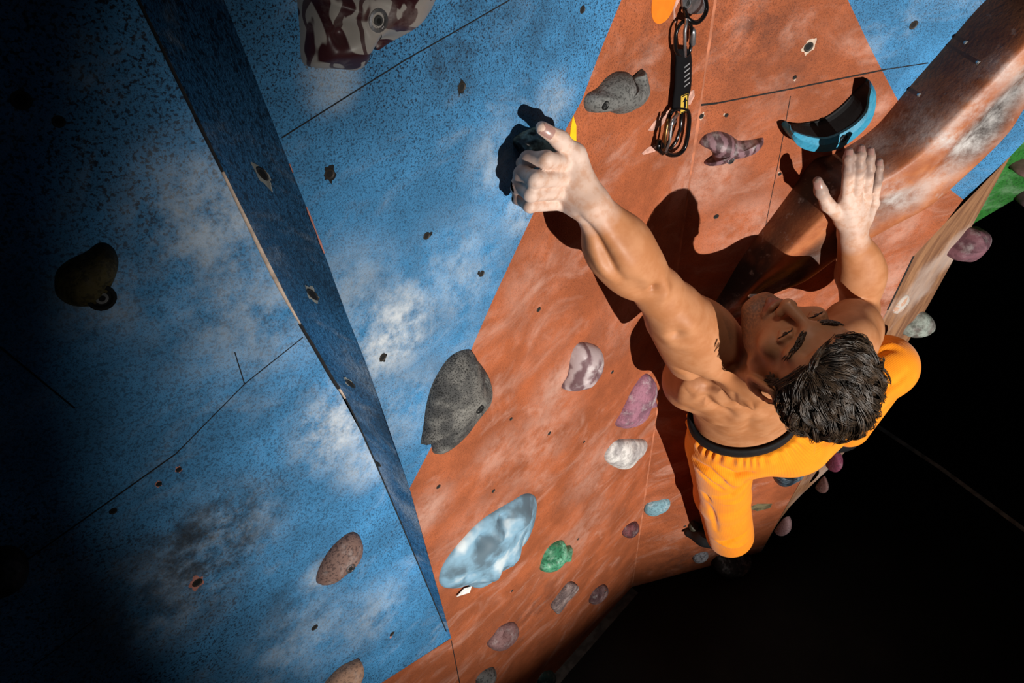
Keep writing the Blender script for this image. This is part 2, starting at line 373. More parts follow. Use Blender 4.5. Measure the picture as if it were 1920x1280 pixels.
# ------------------------------------------------------------------ hold materials
def stone(name, base, spot, scale=220, amt=0.6, chalk=0.25, rough=0.75, bump=0.6, mott=None, ch=C4(0.6, 0.58, 0.58)):
    m = NT(name); g = m.noise(scale, 2, 0.6); b = m.noise(18, 4, 0.6)
    c = base if mott is None else m.mix(m.mapr(b, 0.4, 0.6), base, mott)
    c = m.mix(m.math('MULTIPLY', m.mapr(g, 0.48, 0.40), amt), c, spot)
    c = m.mix(m.math('MULTIPLY', m.mapr(m.noise(30, 5, 0.65), 0.5, 0.75), chalk), c, ch)
    m.bump(g, bump, 0.002); return m.out(c, rough, 0, 0.25)
def swirl(name, a, b, scale=14, dist=9, chalk=0.2, rough=0.5, lo=0.42, hi=0.5, detail=2):
    m = NT(name); wv = m.wave(scale, dist, None, detail, 1.6); c = m.mix(m.mapr(wv, lo, hi), a, b)
    c = m.mix(m.math('MULTIPLY', m.mapr(m.noise(30, 5, 0.65), 0.5, 0.75), chalk), c, C4(0.62, 0.58, 0.58))
    m.bump(m.noise(240, 2), 0.25, 0.001); return m.out(c, rough, 0, 0.35)
m_steel = plain('brushed_steel', C4(0.45, 0.45, 0.47), 0.32, 0.9, 0.5, 0.3, 120, 0.05)
m_dsteel = plain('dark_bolt_steel', C4(0.10, 0.10, 0.10), 0.4, 0.8, 0.5, 0.3, 120, 0.05)
m_bore = plain('bolt_hole_shadow', C4(0.006, 0.006, 0.006), 0.9)
m_rim = plain('rusty_nut_rim', C4(0.035, 0.028, 0.022), 0.6, 0.3, 0.4)

def proj_dir(P, x, y):
    a = P(x, y); n = {PA: NA, PB: NB, PC: NC, PD: ND}[P]; b = np.array(proj(a + n * 0.05)); return (b - np.array([x, y])) / 0.05   # px per metre

def bolt_at(parent, p, n, r=0.007, ring=True, mat=None):
    """counter-sunk socket bolt: washer ring, head, dark hex socket"""
    n = unit(n); u = unit(np.cross(n, [0.2, 0.1, 1])); v = np.cross(n, u)
    mb = MB()
    circ = lambda rr, d: [p + n * d + rr * (math.cos(2 * math.pi * k / 16) * u + math.sin(2 * math.pi * k / 16) * v) for k in range(16)]
    A, B_, C_, D_ = circ(r * 1.25, -0.003), circ(r * 1.25, 0.0012), circ(r * 0.95, 0.0016), circ(r * 0.8, -0.001)
    V = A + B_ + C_ + D_
    mb.add(V, [[q * 16 + k, q * 16 + (k + 1) % 16, (q + 1) * 16 + (k + 1) % 16, (q + 1) * 16 + k] for q in range(3) for k in range(16)], 0 if ring else 1)
    mb.add(D_, [list(range(16))], 1)
    E_, F_, G_ = circ(r * 0.55, -0.001), circ(r * 0.55, 0.0012), circ(r * 0.3, 0.0012)
    mb.add(E_ + F_ + G_, [[q * 16 + k, q * 16 + (k + 1) % 16, (q + 1) * 16 + (k + 1) % 16, (q + 1) * 16 + k] for q in range(2) for k in range(16)], 2)
    mb.add(circ(r * 0.3, 0.0008), [list(range(16))], 1)
    return mb.build('bolt', [mat or m_steel, m_bore, m_dsteel], parent, False)

HOLDS = {}
def hold(name, plane, outline, h, mat, label, cat='climbing hold', group=None, apex=None, power=1.75, lumps=(), bolt=None, nrad=16, nper=72, noise=0.0, comp=0.5, flat=0.12, bolt_r=0.007, ring=True, boltmat=None, back=0.004, edge=0.0, mats=None):
    P, n = PLANES[plane]; n = unit(n); h = h * 0.85
    pts = spline([np.array(p, float) for p in outline], nper, True)
    cx = pts.mean(0); d = proj_dir(P, *cx); dl = np.linalg.norm(d); dh = d / dl
    rad = np.linalg.norm(pts - cx, axis=1)
    k = np.clip(((pts - cx) @ dh) / rad, 0, 1)
    pts = pts - np.outer(k * np.minimum(comp * h * dl, rad * 0.55), dh)
    base = np.array([P(*p) for p in pts]); c0 = base.mean(0)
    ap = c0 if apex is None else P(*(np.array(apex) - dh * dl * h * comp))
    o = base[0]; u = unit(base[nper // 4] - c0); u = unit(u - n * np.dot(u, n)); v = np.cross(n, u)
    V = []; rings = nrad
    V += list(base - n * back)
    for i in range(rings):
        s = i / rings
        q = base + (ap - base) * s
        hh = edge * h + (1 - edge) * h * (1 - (1 - min(1, s / (1 - flat))) ** power) ** (1 / power) if s < 1 - flat else h
        for j in range(nper): V.append(q[j] + n * hh)
    V.append(ap + n * h); V = np.array(V)
    inner = np.arange(nper * 2, len(V))
    S_ = np.clip((np.arange(len(V)) // nper - 1) / rings, 0, 1); S_[-1] = 1
    wgt = np.clip(S_ * 4, 0, 1)
    for lx, ly, r, a in lumps:
        lp = P(*(np.array([lx, ly]) - dh * dl * h * comp)); dd = V - lp; dd = dd - np.outer(dd @ n, n); g = np.exp(-(dd ** 2).sum(1) / (r * r)) * a * wgt
        V = V + np.outer(g, n)
    if noise:
        uv = np.stack([(V - c0) @ u, (V - c0) @ v], 1); ph = RNG.uniform(0, 6.28, 6); fr = RNG.normal(0, 60, (6, 2))
        V = V + np.outer(sum(np.sin(uv @ fr[q] + ph[q]) for q in range(6)) / 6 * noise * wgt, n)
    if bolt is not None:                       # sink a bore, then seat the bolt in it
        bp = P(*(np.array(bolt) - dh * dl * h * comp * 0.8)); 
        dd = V - bp; dd = dd - np.outer(dd @ n, n); r2 = np.sqrt((dd ** 2).sum(1))
        near = V[np.argsort(r2)[:6]]; top = np.max((near - bp) @ n)
        sink = np.minimum((V - bp) @ n, top)
        g = np.clip((bolt_r * 2.3 - r2) / (bolt_r * 1.0), 0, 1)
        V = V - np.outer(g * (sink - (top - 0.004)) * (sink > top - 0.004), n)
    dz = (V - base[0]) @ n; V = V + np.outer(np.maximum(-back - dz, 0), n)
    F = []
    for i in range(rings):
        for j in range(nper): F.append([i * nper + j, i * nper + (j + 1) % nper, (i + 1) * nper + (j + 1) % nper, (i + 1) * nper + j])
    L = rings * nper; F += [[L + j, L + (j + 1) % nper, len(V) - 1] for j in range(nper)]
    nn = np.cross(V[F[nper][1]] - V[F[nper][0]], V[F[nper][2]] - V[F[nper][1]])
    a2 = sum(base[j][0] * 0 for j in range(1))
    area = sum(np.dot(np.cross(base[j] - c0, base[(j + 1) % nper] - c0), n) for j in range(nper))
    if area < 0: F = [f[::-1] for f in F]
    ob = mesh_obj(name, V, F, mats or mat, None, True, origin=c0)
    tag(ob, label, cat, group)
    if bolt is not None: bolt_at(ob, bp + n * (top - 0.0035), n, bolt_r, ring, boltmat)
    HOLDS[label] = ob
    return ob

# ---- holds on the recessed blue slab
hold('climbing_hold', 'A', [(102, 535), (106, 508), (128, 488), (160, 473), (186, 455), (206, 459), (220, 478), (221, 505), (212, 540), (192, 565), (165, 576), (130, 570), (108, 556)], 0.05,
     stone('olive_hold', C4(0.035, 0.026, 0.012), C4(0.01, 0.008, 0.005), 160, 0.5, 0.1, mott=C4(0.11, 0.085, 0.03)), 'dark olive-brown knob hold alone on the left blue slab', bolt=(182, 548), bolt_r=0.012, ring=False, apex=(165, 540), boltmat=m_bore)
hold('climbing_hold', 'A', [(593, 1090), (599, 1062), (622, 1025), (655, 998), (674, 1004), (680, 1035), (666, 1065), (640, 1083), (612, 1096)], 0.035,
     stone('speckled_pink_hold', C4(0.20, 0.12, 0.10), C4(0.05, 0.03, 0.03), 200, 0.7, 0.35), 'speckled pinkish-brown triangular hold low on the left blue slab', bolt=(650, 1057), bolt_r=0.008)
hold('climbing_hold', 'A', [(604, 1290), (632, 1254), (660, 1238), (674, 1236), (676, 1262), (672, 1300), (630, 1310)], 0.04,
     stone('tan_hold', C4(0.42, 0.25, 0.17), C4(0.1, 0.06, 0.05), 160, 0.5, 0.3), 'pale tan hold cut off by the bottom edge of the picture', edge=0.3)
hold('climbing_hold', 'A', [(-60, 1075), (-30, 1035), (20, 1022), (52, 1045), (40, 1080), (5, 1105), (-40, 1110)], 0.06,
     stone('black_hold', C4(0.003, 0.003, 0.003), C4(0.002, 0.002, 0.002), 160, 0.5, 0.1), 'black hold in the dark at the left edge of the picture')
# ---- holds on the protruding wall
swm = NT('maroon_white_swirl'); _w = swm.noise(11, 1.5, .5, None, 2.6); _w2 = swm.wave(9, 14, None, 2, 1.2)
_c = swm.mix(swm.mapr(_w, 0.515, 0.545), C4(0.30, 0.275, 0.25), C4(0.035, 0.008, 0.010)); _c = swm.mix(swm.math('MULTIPLY', swm.mapr(_w2, 0.86, 0.90), 0.9), _c, C4(0.04, 0.01, 0.012))
_c = swm.mix(swm.math('MULTIPLY', swm.mapr(swm.noise(26, 5, .65), .5, .75), .3), _c, C4(0.4, 0.33, 0.31)); swm = swm.out(_c, 0.45, 0, 0.4)
big = hold('climbing_hold', 'B', [(555, -40), (557, 0), (562, 60), (564, 105), (576, 124), (620, 127), (665, 131), (700, 122), (722, 95), (734, 108), (752, 98), (790, 62), (822, 32), (834, 0), (838, -40), (700, -60)], 0.06, swm,
     'large maroon and white marbled hold at the top edge on blue', bolt=(682, 27), bolt_r=0.0085, apex=(670, 20), lumps=[(728, 98, 0.016, -0.03), (640, 60, 0.012, -0.022), (600, 40, 0.02, 0.01), (770, 50, 0.022, 0.008)], nper=110, nrad=26, comp=0.6)
blk = stone('charcoal_grit_hold', C4(0.05, 0.05, 0.05), C4(0.006, 0.006, 0.006), 420, 0.85, 0.4, 0.7, 0.8, mott=C4(0.14, 0.135, 0.125), ch=C4(0.34, 0.33, 0.3))
hold('climbing_hold', 'B', [(879, 654), (891, 670), (913, 700), (926, 738), (921, 772), (896, 812), (852, 846), (821, 855), (811, 836), (800, 816), (789, 832), (794, 796), (800, 755), (814, 712), (844, 668)], 0.05, blk,
     'big charcoal hold astride the blue and orange paint line', bolt=(886, 756), bolt_r=0.007, ring=False, apex=(868, 745), lumps=[(905, 790, 0.02, -0.016), (915, 720, 0.016, -0.014), (840, 770, 0.012, -0.01), (880, 675, 0.012, -0.008)], nper=96, nrad=22, noise=0.0015)
ice = NT('ice_blue_cloud'); _i = ice.noise(13, 4, .55); _c = ice.mix(ice.mapr(_i, .36, .56), C4(0.09, 0.14, 0.18), C4(0.19, 0.34, 0.46)); _c = ice.mix(ice.mapr(ice.noise(12, 3, .5), .52, .66), _c, C4(0.52, 0.60, 0.64))
ice.bump(_i, .3, .004); ice = ice.out(_c, .6, 0, .25)
hold('climbing_hold', 'B', [(823, 1083), (835, 1051), (868, 1009), (906, 972), (958, 940), (986, 925), (1005, 934), (1004, 972), (993, 1009), (976, 1032), (969, 1062), (943, 1078), (927, 1094), (900, 1105), (874, 1097), (852, 1102), (831, 1100)], 0.052, ice,
     'large pale ice-blue cloud-shaped hold on the orange wall', apex=(920, 1025), lumps=[(975, 960, 0.03, 0.020), (942, 972, 0.016, -0.030), (900, 1010, 0.018, -0.024), (950, 1030, 0.026, 0.020), (910, 1065, 0.026, 0.020), (932, 1055, 0.010, -0.022), (875, 1072, 0.014, -0.020), (978, 1002, 0.010, -0.018), (968, 1060, 0.012, 0.014), (925, 995, 0.014, 0.014), (960, 990, 0.010, -0.016)], nper=120, nrad=28, power=1.5, flat=0.02, comp=.3)
mb = MB(); mb.prism([PB(*p) for p in [(853, 1116), (868, 1100), (882, 1096), (878, 1108)]], NB, 0.004, 0.0052, 0)
tag(mb.build('paper_tag', [plain('white_tag', C4(0.8, 0.8, 0.78), 0.6)], None, False), 'small white tag tucked under the ice-blue cloud hold', 'tag')
pw = swirl('plum_white_shell', C4(0.15, 0.085, 0.095), C4(0.42, 0.34, 0.35), 6, 12, 0.65, lo=.15, hi=.9, detail=4)
hold('climbing_hold', 'B', [(1070, 669), (1078, 650), (1092, 641), (1121, 650), (1132, 680), (1126, 706), (1103, 730), (1081, 731), (1053, 727), (1064, 703)], 0.05, pw,
     'plum and white shell-shaped hold left of the climber\'s shadow', lumps=[(1112, 690, 0.010, -0.014), (1090, 665, 0.015, 0.01), (1066, 718, 0.015, -0.012)], nper=80, nrad=20)
hold('climbing_hold', 'B', [(1154, 797), (1165, 772), (1172, 757), (1190, 722), (1212, 700), (1230, 722), (1225, 754), (1214, 787), (1187, 802)], 0.045, stone('dusty_pink_hold', C4(0.30, 0.13, 0.18), C4(0.1, 0.04, 0.06), 200, 0.3, 0.5, mott=C4(0.16, 0.07, 0.10)),
     'dusty pink hold half in the shadow beside the climber\'s ribs', lumps=[(1195, 772, 0.012, -0.012), (1222, 755, 0.008, 0.012)], nrad=18)
hold('climbing_hold', 'B', [(1133, 855), (1150, 829), (1172, 822), (1211, 826), (1214, 842), (1203, 858), (1178, 880), (1148, 873)], 0.04, stone('white_hold', C4(0.62, 0.60, 0.58), C4(0.12, 0.11, 0.11), 60, 0.35, 0.6, mott=C4(0.30, 0.28, 0.28)),
     'chalky white rounded hold below the dusty pink one', lumps=[(1190, 832, 0.015, -0.012)], nrad=18)
hold('climbing_hold', 'B', [(1012, 1064), (1021, 1036), (1037, 1018), (1054, 1012), (1060, 1022), (1073, 1025), (1070, 1040), (1058, 1052), (1034, 1070), (1018, 1070)], 0.04, stone('green_hold', C4(0.03, 0.16, 0.08), C4(0.008, 0.03, 0.02), 120, 0.5, 0.3, 0.45, 0.3, mott=C4(0.10, 0.33, 0.2)),
     'green crescent hold on the orange wall', lumps=[(1030, 1058, 0.008, -0.022), (1040, 1047, 0.008, -0.028), (1050, 1036, 0.008, -0.028), (1057, 1026, 0.007, -0.02), (1062, 1046, .012, .008)], nrad=18)
hold('climbing_hold', 'B', [(1032, 1135), (1040, 1122), (1065, 1091), (1079, 1094), (1079, 1104), (1047, 1145), (1038, 1144)], 0.02, stone('grey_brown_edge', C4(0.10, 0.07, 0.07), C4(0.02, 0.015, 0.015), 200, 0.5, 0.4, mott=C4(0.22, 0.16, 0.15)),
     'grey-brown bar-shaped edge hold below the green crescent', edge=0.5, power=4)
hold('climbing_hold', 'B', [(1104, 1128), (1112, 1108), (1130, 1095), (1139, 1101), (1136, 1116), (1118, 1130)], 0.035, stone('dark_plum_hold', C4(0.07, 0.035, 0.04), C4(0.02, 0.01, 0.01), 200, 0.5, 0.3, mott=C4(0.16, 0.09, 0.09)),
     'small dark plum hold right of the grey-brown bar', lumps=[(1125, 1112, 0.012, -0.02)], bolt=(1131, 1106), bolt_r=0.006)
hold('climbing_hold', 'B', [(913, 1206), (925, 1190), (938, 1174), (961, 1165), (972, 1178), (968, 1195), (958, 1209), (938, 1218), (922, 1216)], 0.04, stone('mauve_hold', C4(0.20, 0.11, 0.11), C4(0.05, 0.02, 0.02), 200, 0.4, 0.3, mott=C4(0.12, 0.06, 0.06)),
     'mauve-brown hold near the bottom of the orange wall', lumps=[(950, 1186, 0.014, -0.03)], nrad=18)
hold('climbing_hold', 'B', [(892, 1275), (905, 1258), (925, 1250), (928, 1268), (918, 1290), (898, 1292)], 0.035, stone('grey_spotted_hold', C4(0.10, 0.10, 0.10), C4(0.02, 0.02, 0.02), 80, 0.7, 0.3), 'grey hold at the bottom edge below the mauve-brown hold')
hold('climbing_hold', 'B', [(1008, 1282), (1016, 1262), (1032, 1256), (1042, 1268), (1034, 1288)], 0.04, stone('dark_teal_hold', C4(0.02, 0.05, 0.05), C4(0.01, 0.02, 0.02), 80, 0.5, 0.4), 'dark teal hold at the foot of the orange wall, bottom edge')
hold('climbing_hold', 'B', [(1166, 998), (1176, 984), (1192, 977), (1197, 990), (1184, 1005), (1172, 1006)], 0.035, stone('maroon_hold', C4(0.14, 0.045, 0.05), C4(0.03, 0.01, 0.01), 160, 0.5, 0.3, mott=C4(0.06, 0.02, 0.025)), 'small maroon hold just left of the crease, low down', lumps=[(1184, 993, 0.012, -0.015)])
hold('climbing_hold', 'B', [(1094, 192), (1101, 176), (1120, 164), (1136, 146), (1156, 134), (1180, 137), (1191, 153), (1203, 141), (1212, 132), (1220, 147), (1228, 175), (1213, 200), (1182, 214), (1150, 212), (1137, 204), (1116, 208), (1100, 208)], 0.042,
     stone('dark_grey_fish_hold', C4(0.12, 0.12, 0.115), C4(0.02, 0.02, 0.02), 240, 0.6, 0.2, 0.7), 'dark grey fish-shaped hold left of the quickdraw', bolt=(1127, 194), bolt_r=0.0055, ring=False, boltmat=m_bore, apex=(1165, 180), lumps=[(1200, 150, 0.012, -0.02), (1190, 203, 0.006, -0.006)], nper=100, nrad=22)
hold('climbing_hold', 'C', [(1311, 268), (1323, 252), (1346, 246), (1368, 252), (1386, 264), (1410, 265), (1434, 262), (1428, 282), (1408, 295), (1380, 303), (1352, 309), (1326, 309), (1320, 303), (1336, 290), (1326, 276)], 0.035,
     swirl('purple_marble', C4(0.21, 0.12, 0.14), C4(0.07, 0.035, 0.04), 15, 7, 0.6, lo=.3, hi=.75, detail=4), 'purple marbled hold shaped like a bird\'s head right of the quickdraw', bolt=(1367, 297), bolt_r=0.006, nper=90, nrad=18, apex=(1372, 280))
# blue dish: blue rim band, the hollow scoop coloured black
dish_m = stone('cyan_blue_dish', C4(0.035, 0.25, 0.40), C4(0.01, 0.08, 0.14), 90, 0.25, 0.3, 0.5, 0.2, ch=C4(0.2, 0.42, 0.5)); dish_k = plain('black_scoop', C4(0.012, 0.012, 0.013), 0.75, spec=0.2)
mb = MB(); n = NC; hd = .045; k = 44
fo = spline([np.array(p, float) for p in [(1480, 233), (1483, 252), (1499, 275), (1534, 285), (1575, 278), (1614, 250), (1637, 219), (1643, 177), (1632, 152)]], k)
fi = spline([np.array(p, float) for p in [(1482, 234), (1488, 246), (1519, 257), (1556, 259), (1598, 238), (1624, 212), (1631, 180), (1634, 165), (1632, 153)]], k)
bo = spline([np.array(p, float) for p in [(1480, 233), (1503, 230), (1541, 221), (1575, 198), (1612, 162), (1632, 152)]], k)
en = [min(1, .35 + 1.5 * math.sin(math.pi * i / (k - 1))) * hd for i in range(k)]
O1 = [PC(*fo[i], en[i] - .004) for i in range(k)]; I1 = [PC(*fi[i], en[i]) for i in range(k)]; Mi = [PC(*((fo[i] + fi[i]) / 2), en[i] + .003) for i in range(k)]
Bw = [PC(*bo[i]) for i in range(k)]
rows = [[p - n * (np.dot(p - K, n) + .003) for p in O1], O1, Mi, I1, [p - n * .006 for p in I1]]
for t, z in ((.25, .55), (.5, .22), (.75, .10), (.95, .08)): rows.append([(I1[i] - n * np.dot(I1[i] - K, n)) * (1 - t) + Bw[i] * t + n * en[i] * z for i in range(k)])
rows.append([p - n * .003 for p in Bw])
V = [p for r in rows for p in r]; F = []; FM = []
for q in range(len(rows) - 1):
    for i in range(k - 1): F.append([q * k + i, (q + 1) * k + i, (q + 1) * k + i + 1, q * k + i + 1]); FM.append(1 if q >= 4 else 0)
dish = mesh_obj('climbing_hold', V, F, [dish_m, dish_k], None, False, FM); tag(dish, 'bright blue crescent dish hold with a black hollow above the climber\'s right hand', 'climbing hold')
bolt_at(dish, PC(1582, 259, .0475), NC, 0.006, False, m_bore)

hold('climbing_hold', 'C', [(1207, 955), (1214, 943), (1234, 938), (1252, 935), (1257, 944), (1249, 958), (1228, 968), (1213, 964)], 0.03, stone('pale_blue_hold', C4(0.16, 0.30, 0.36), C4(0.05, 0.08, 0.1), 120, 0.5, 0.5), 'small pale blue half-moon hold below the climber\'s shadow')
hold('climbing_hold', 'C', [(1446, 884), (1456, 878), (1478, 878), (1502, 876), (1508, 888), (1494, 902), (1470, 911), (1455, 904)], 0.06, stone('blue_black_hold', C4(0.015, 0.022, 0.03), C4(0.004, 0.004, 0.004), 120, 0.5, 0.25, 0.4, mott=C4(0.05, 0.08, 0.11)), 'blue-black cone hold with a shiny bolt under the orange seat', bolt=(1503, 882), bolt_r=0.014, apex=(1480, 890))
hold('climbing_hold', 'C', [(1298, 1046), (1306, 1038), (1324, 1034), (1328, 1042), (1318, 1052), (1304, 1053)], 0.03, stone('grey_blue_chip', C4(0.22, 0.23, 0.26), C4(0.03, 0.03, 0.03), 120, 0.6, 0.4), 'tiny grey hold left of the climber\'s standing foot', lumps=[(1310, 1045, 0.012, -0.015)])
hold('climbing_hold', 'C', [(1290, 985), (1300, 975), (1312, 985), (1318, 1005), (1308, 1014), (1296, 1004)], 0.05, stone('dark_olive_foothold', C4(0.05, 0.05, 0.03), C4(0.01, 0.01, 0.01), 120, 0.6, 0.2), 'dark olive hold in shadow behind the standing leg')
foot_m = stone('black_foothold', C4(0.02, 0.02, 0.02), C4(0.006, 0.006, 0.006), 120, 0.6, 0.2)
# ---- holds on the plywood edge
hold('climbing_hold', 'D', [(1774, 478), (1780, 465), (1790, 455), (1803, 440), (1815, 427), (1830, 426), (1846, 432), (1851, 444), (1844, 458), (1830, 470), (1808, 481), (1790, 481)], 0.07, stone('plum_block', C4(0.17, 0.075, 0.095), C4(0.07, 0.03, 0.04), 60, 0.4, 0.35, mott=C4(0.10, 0.045, 0.06)), 'dusty plum block hold sticking out over the dark mats', edge=0.35, lumps=[(1812, 437, 0.010, -0.022), (1826, 434, 0.010, -0.022), (1840, 437, 0.010, -0.018), (1820, 462, 0.02, 0.008)], apex=(1825, 455))
hold('climbing_hold', 'D', [(1693, 626), (1700, 612), (1712, 601), (1722, 588), (1732, 584), (1745, 592), (1750, 602), (1744, 611), (1722, 615), (1706, 625)], 0.06, stone('grey_green_hold', C4(0.26, 0.30, 0.27), C4(0.07, 0.08, 0.07), 120, 0.4, 0.4, mott=C4(0.10, 0.085, 0.075)), 'grey-green knob hold on the plywood edge above the raised knee')
hold('climbing_hold', 'D', [(1674, 584), (1680, 574), (1690, 560), (1702, 552), (1706, 562), (1699, 574), (1692, 583), (1680, 588)], 0.010, stone('white_orange_chip', C4(0.45, 0.40, 0.36), C4(0.45, 0.17, 0.06), 50, 0.6, 0.5), 'flat white and orange chip hold on the plywood edge')
hold('climbing_hold', 'C', [(1453, 998), (1460, 985), (1472, 972), (1482, 970), (1481, 982), (1470, 993), (1458, 1000)], 0.045, stone('pale_pink_hold', C4(0.32, 0.2, 0.21), C4(0.1, 0.05, 0.05), 120, 0.4, 0.3), 'pale pink hold low at the right corner above the mats')
hold('climbing_hold', 'C', [(1530, 915), (1538, 902), (1547, 894), (1551, 904), (1545, 916), (1534, 919)], 0.04, stone('brown_pink_hold', C4(0.12, 0.06, 0.055), C4(0.03, 0.02, 0.02), 120, 0.4, 0.3), 'brown hold at the dark right corner under the thigh')
hold('climbing_hold', 'C', [(1549, 872), (1556, 860), (1566, 850), (1577, 850), (1574, 864), (1562, 876), (1553, 878)], 0.05, stone('magenta_hold', C4(0.14, 0.03, 0.06), C4(0.03, 0.01, 0.02), 120, 0.4, 0.2), 'dark magenta hold directly under the orange thigh')
def far_hold(outline, label, col):
    pts = spline([np.array(p, float) for p in outline], 28, True); n = NG
    mb = MB(); base = [PG(*p) for p in pts]; c = np.mean(base, 0); V = list(base)
    for s, hh in ((.1, .03), (.3, .055), (.6, .07), (.9, .075)): V += [b + (c - b) * s + n * hh for b in base]
    F = [[i * 28 + j, i * 28 + (j + 1) % 28, (i + 1) * 28 + (j + 1) % 28, (i + 1) * 28 + j] for i in range(4) for j in range(28)] + [list(range(4 * 28, 5 * 28))]
    tag(mesh_obj('climbing_hold', V, F, plain('far_hold', col, .6)), label, 'climbing hold')
far_hold([(1890, 310), (1902, 302), (1925, 297), (1940, 305), (1925, 315), (1900, 316)], 'pinkish hold upper on the green wall at the right edge', C4(0.3, 0.16, 0.15))
far_hold([(1902, 373), (1912, 362), (1930, 355), (1940, 365), (1925, 376)], 'purple hold at the lower edge of the green wall', C4(0.2, 0.1, 0.13))

# ---- bolt holes (empty nuts in the panels)
def bolt_hole(plane, x, y, label, r=0.0055, ring=None, chips=0):
    P, n = PLANES[plane]; n = unit(n); r *= .72; p = P(x, y); u = unit(np.cross(n, [0.2, 0.1, 1])); v = np.cross(n, u); mb = MB()
    circ = lambda rr, d: [p + n * d + rr * (math.cos(2 * math.pi * k / 16) * u + math.sin(2 * math.pi * k / 16) * v) for k in range(16)]
    a, b, c = circ(r * 1.45, 0.0), circ(r * 1.2, 0.0012), circ(r * .85, 0.0004)
    mb.add(a + b + c, [[q * 16 + k, q * 16 + (k + 1) % 16, (q + 1) * 16 + (k + 1) % 16, (q + 1) * 16 + k] for q in range(2) for k in range(16)], 0)
    mb.add(circ(r * .87, 0.0004), [list(range(16))], 1)
    if chips:                                   # bare, chipped patch around the hole
        q = 26 if chips >= 3 else 12; c_ = p + (0 if chips >= 3 else r * 1.9) * (math.cos(1.2 + x) * u + math.sin(1.2 + x) * v); big_ = (1.3 + .12 * chips) if chips >= 3 else .8
        pr_ = [r * big_ * (1 + .24 * math.sin(3 * t + x) * math.sin(2 * t + y) + random.uniform(-.22, .22)) for t in np.linspace(0, 2 * math.pi, q, endpoint=False)]
        mb.prism([c_ + rr * (math.cos(2 * math.pi * k / q) * u * .8 + math.sin(2 * math.pi * k / q) * v * 1.15) for k, rr in enumerate(pr_)], n, -0.0008, 0.0002, 2)
    o = mb.build('bolt_hole', [m_rim, m_bore, ring or m_rim], None, False)
    return tag(o, label, 'bolt hole', 'empty bolt holes in the wall panels')
for a in [('B', 618, 326, 'empty bolt hole with a black smear left of the hand, on blue', .0065, m_bore, 5), ('B', 866, 163, 'empty bolt hole in the blue below the marbled hold', .006, m_bore, 3), ('B', 1092, 18, 'empty bolt hole at the top of the blue near the orange paint line', .005),
          ('B', 800, 442, 'empty bolt hole in the middle of the bright blue wall', .0055, m_bore, 2), ('B', 903, 513, 'empty bolt hole in the blue close to the paint line, mid height', .0055, m_bore, 2), ('B', 718, 670, 'empty bolt hole in the chalky blue by the lower outer edge', .006, m_bore, 3),
          ('B', 822, 912, 'empty bolt hole in the orange above the cloud hold, far left', .005), ('B', 925, 920, 'empty bolt hole in the orange directly above the cloud hold', .005), ('B', 1030, 812, 'empty bolt hole in the orange right of the charcoal hold', .005, m_orB, 2), ('B', 958, 785, 'empty bolt hole close to the right of the charcoal hold', .004),
          ('B', 1010, 580, 'empty bolt hole in the orange below the paint line, under the arm', .005), ('B', 1148, 697, 'empty bolt hole between the shell hold and the shadow', .005, m_chip, 2), ('B', 1095, 828, 'empty bolt hole left of the white hold', .004), ('B', 960, 1107, 'empty bolt hole just below the cloud hold', .005, m_chip, 2), ('B', 1084, 1010, 'empty bolt hole above the green crescent', .005),
          ('C', 1343, 406, 'empty bolt hole in the orange between the crease and the brown volume', .006), ('C', 1516, 88, 'empty bolt hole ringed by pale scratches at upper right', .009, m_filler, 6), ('C', 1713, 47, 'empty bolt hole in the upper right blue patch', .008), ('C', 1812, 318, 'empty bolt hole in the blue patch below the volume', .007),
          ('A', 370, 1092, 'empty bolt hole with red chips in the dark scuff, lower left', .008, m_chip, 7), ('A', 590, 1176, 'empty bolt hole below the speckled triangular hold', .007), ('A', 735, 1188, 'empty bolt hole near the bottom of the blue slab', .006, m_chip, 2), ('A', 40, 188, 'empty bolt hole in the dark upper left', .009), ('A', 110, 228, 'empty bolt hole in the dark, right of the upper left one', .006),
          ('A', 335, 880, 'red chipped screw hole on the left slab, upper of two', .004, m_chip, 4), ('A', 298, 907, 'red chipped screw hole on the left slab, lower of two', .004, m_chip, 4), ('A', 212, 958, 'empty bolt hole beside the left slab seam', .005),
          ('C', 1490, 145, 'tiny screw hole above the long seam on orange', .004, m_filler, 1), ('C', 1462, 326, 'tiny screw hole left of the brown volume', .004, m_filler, 1), ('C', 1362, 216, 'tiny screw hole above the bird-head hold', .004, m_filler, 1), ('C', 1315, 218, 'white chipped screw hole next to the crease', .005, m_filler, 4), ('C', 1284, 986, 'empty bolt hole in the bare orange scar below the half-moon hold', .006, m_chip, 3)]:
    bolt_hole(*a)
# worn nuts in the side face of the protruding wall
def side_hole(i, t, label, r, chips, m):
    p = i_s[i] + (cs[i] - i_s[i]) * t; n = unit(np.cross(i_s[i + 1] - i_s[i - 1], cs[i] - i_s[i])); n = n if np.dot(n, CAM - p) > 0 else -n
    PLANES['S'] = ((lambda x, y, d=0.0: p + n * d), n); bolt_hole('S', 0, 0, label, r, m, chips)
def side_at(x, y):
    best = min(((i, t) for i in range(2, 57) for t in np.linspace(.1, .9, 17)), key=lambda q: np.hypot(*(np.array(proj(i_s[q[0]] + (cs[q[0]] - i_s[q[0]]) * q[1])) - [x, y]))); return best
m_pale = plain('pale_bare_primer', C4(0.42, 0.42, 0.38), .8, var=.3)
for x, y, l, r, c, m in [(493, 320, 'worn bolt hole with pale chips in the dark side face, upper', .009, 12, m_pale), (588, 545, 'oval worn bolt hole in the side face, second from top', .010, 5, m_pale), (660, 722, 'worn bolt hole in the side face, middle of the strip', .010, 4, m_pale), (712, 860, 'small dark bolt hole low in the side face', .007, 2, m_bore)]:
    i, t = side_at(x, y); side_hole(i, t, l, r, c, m)

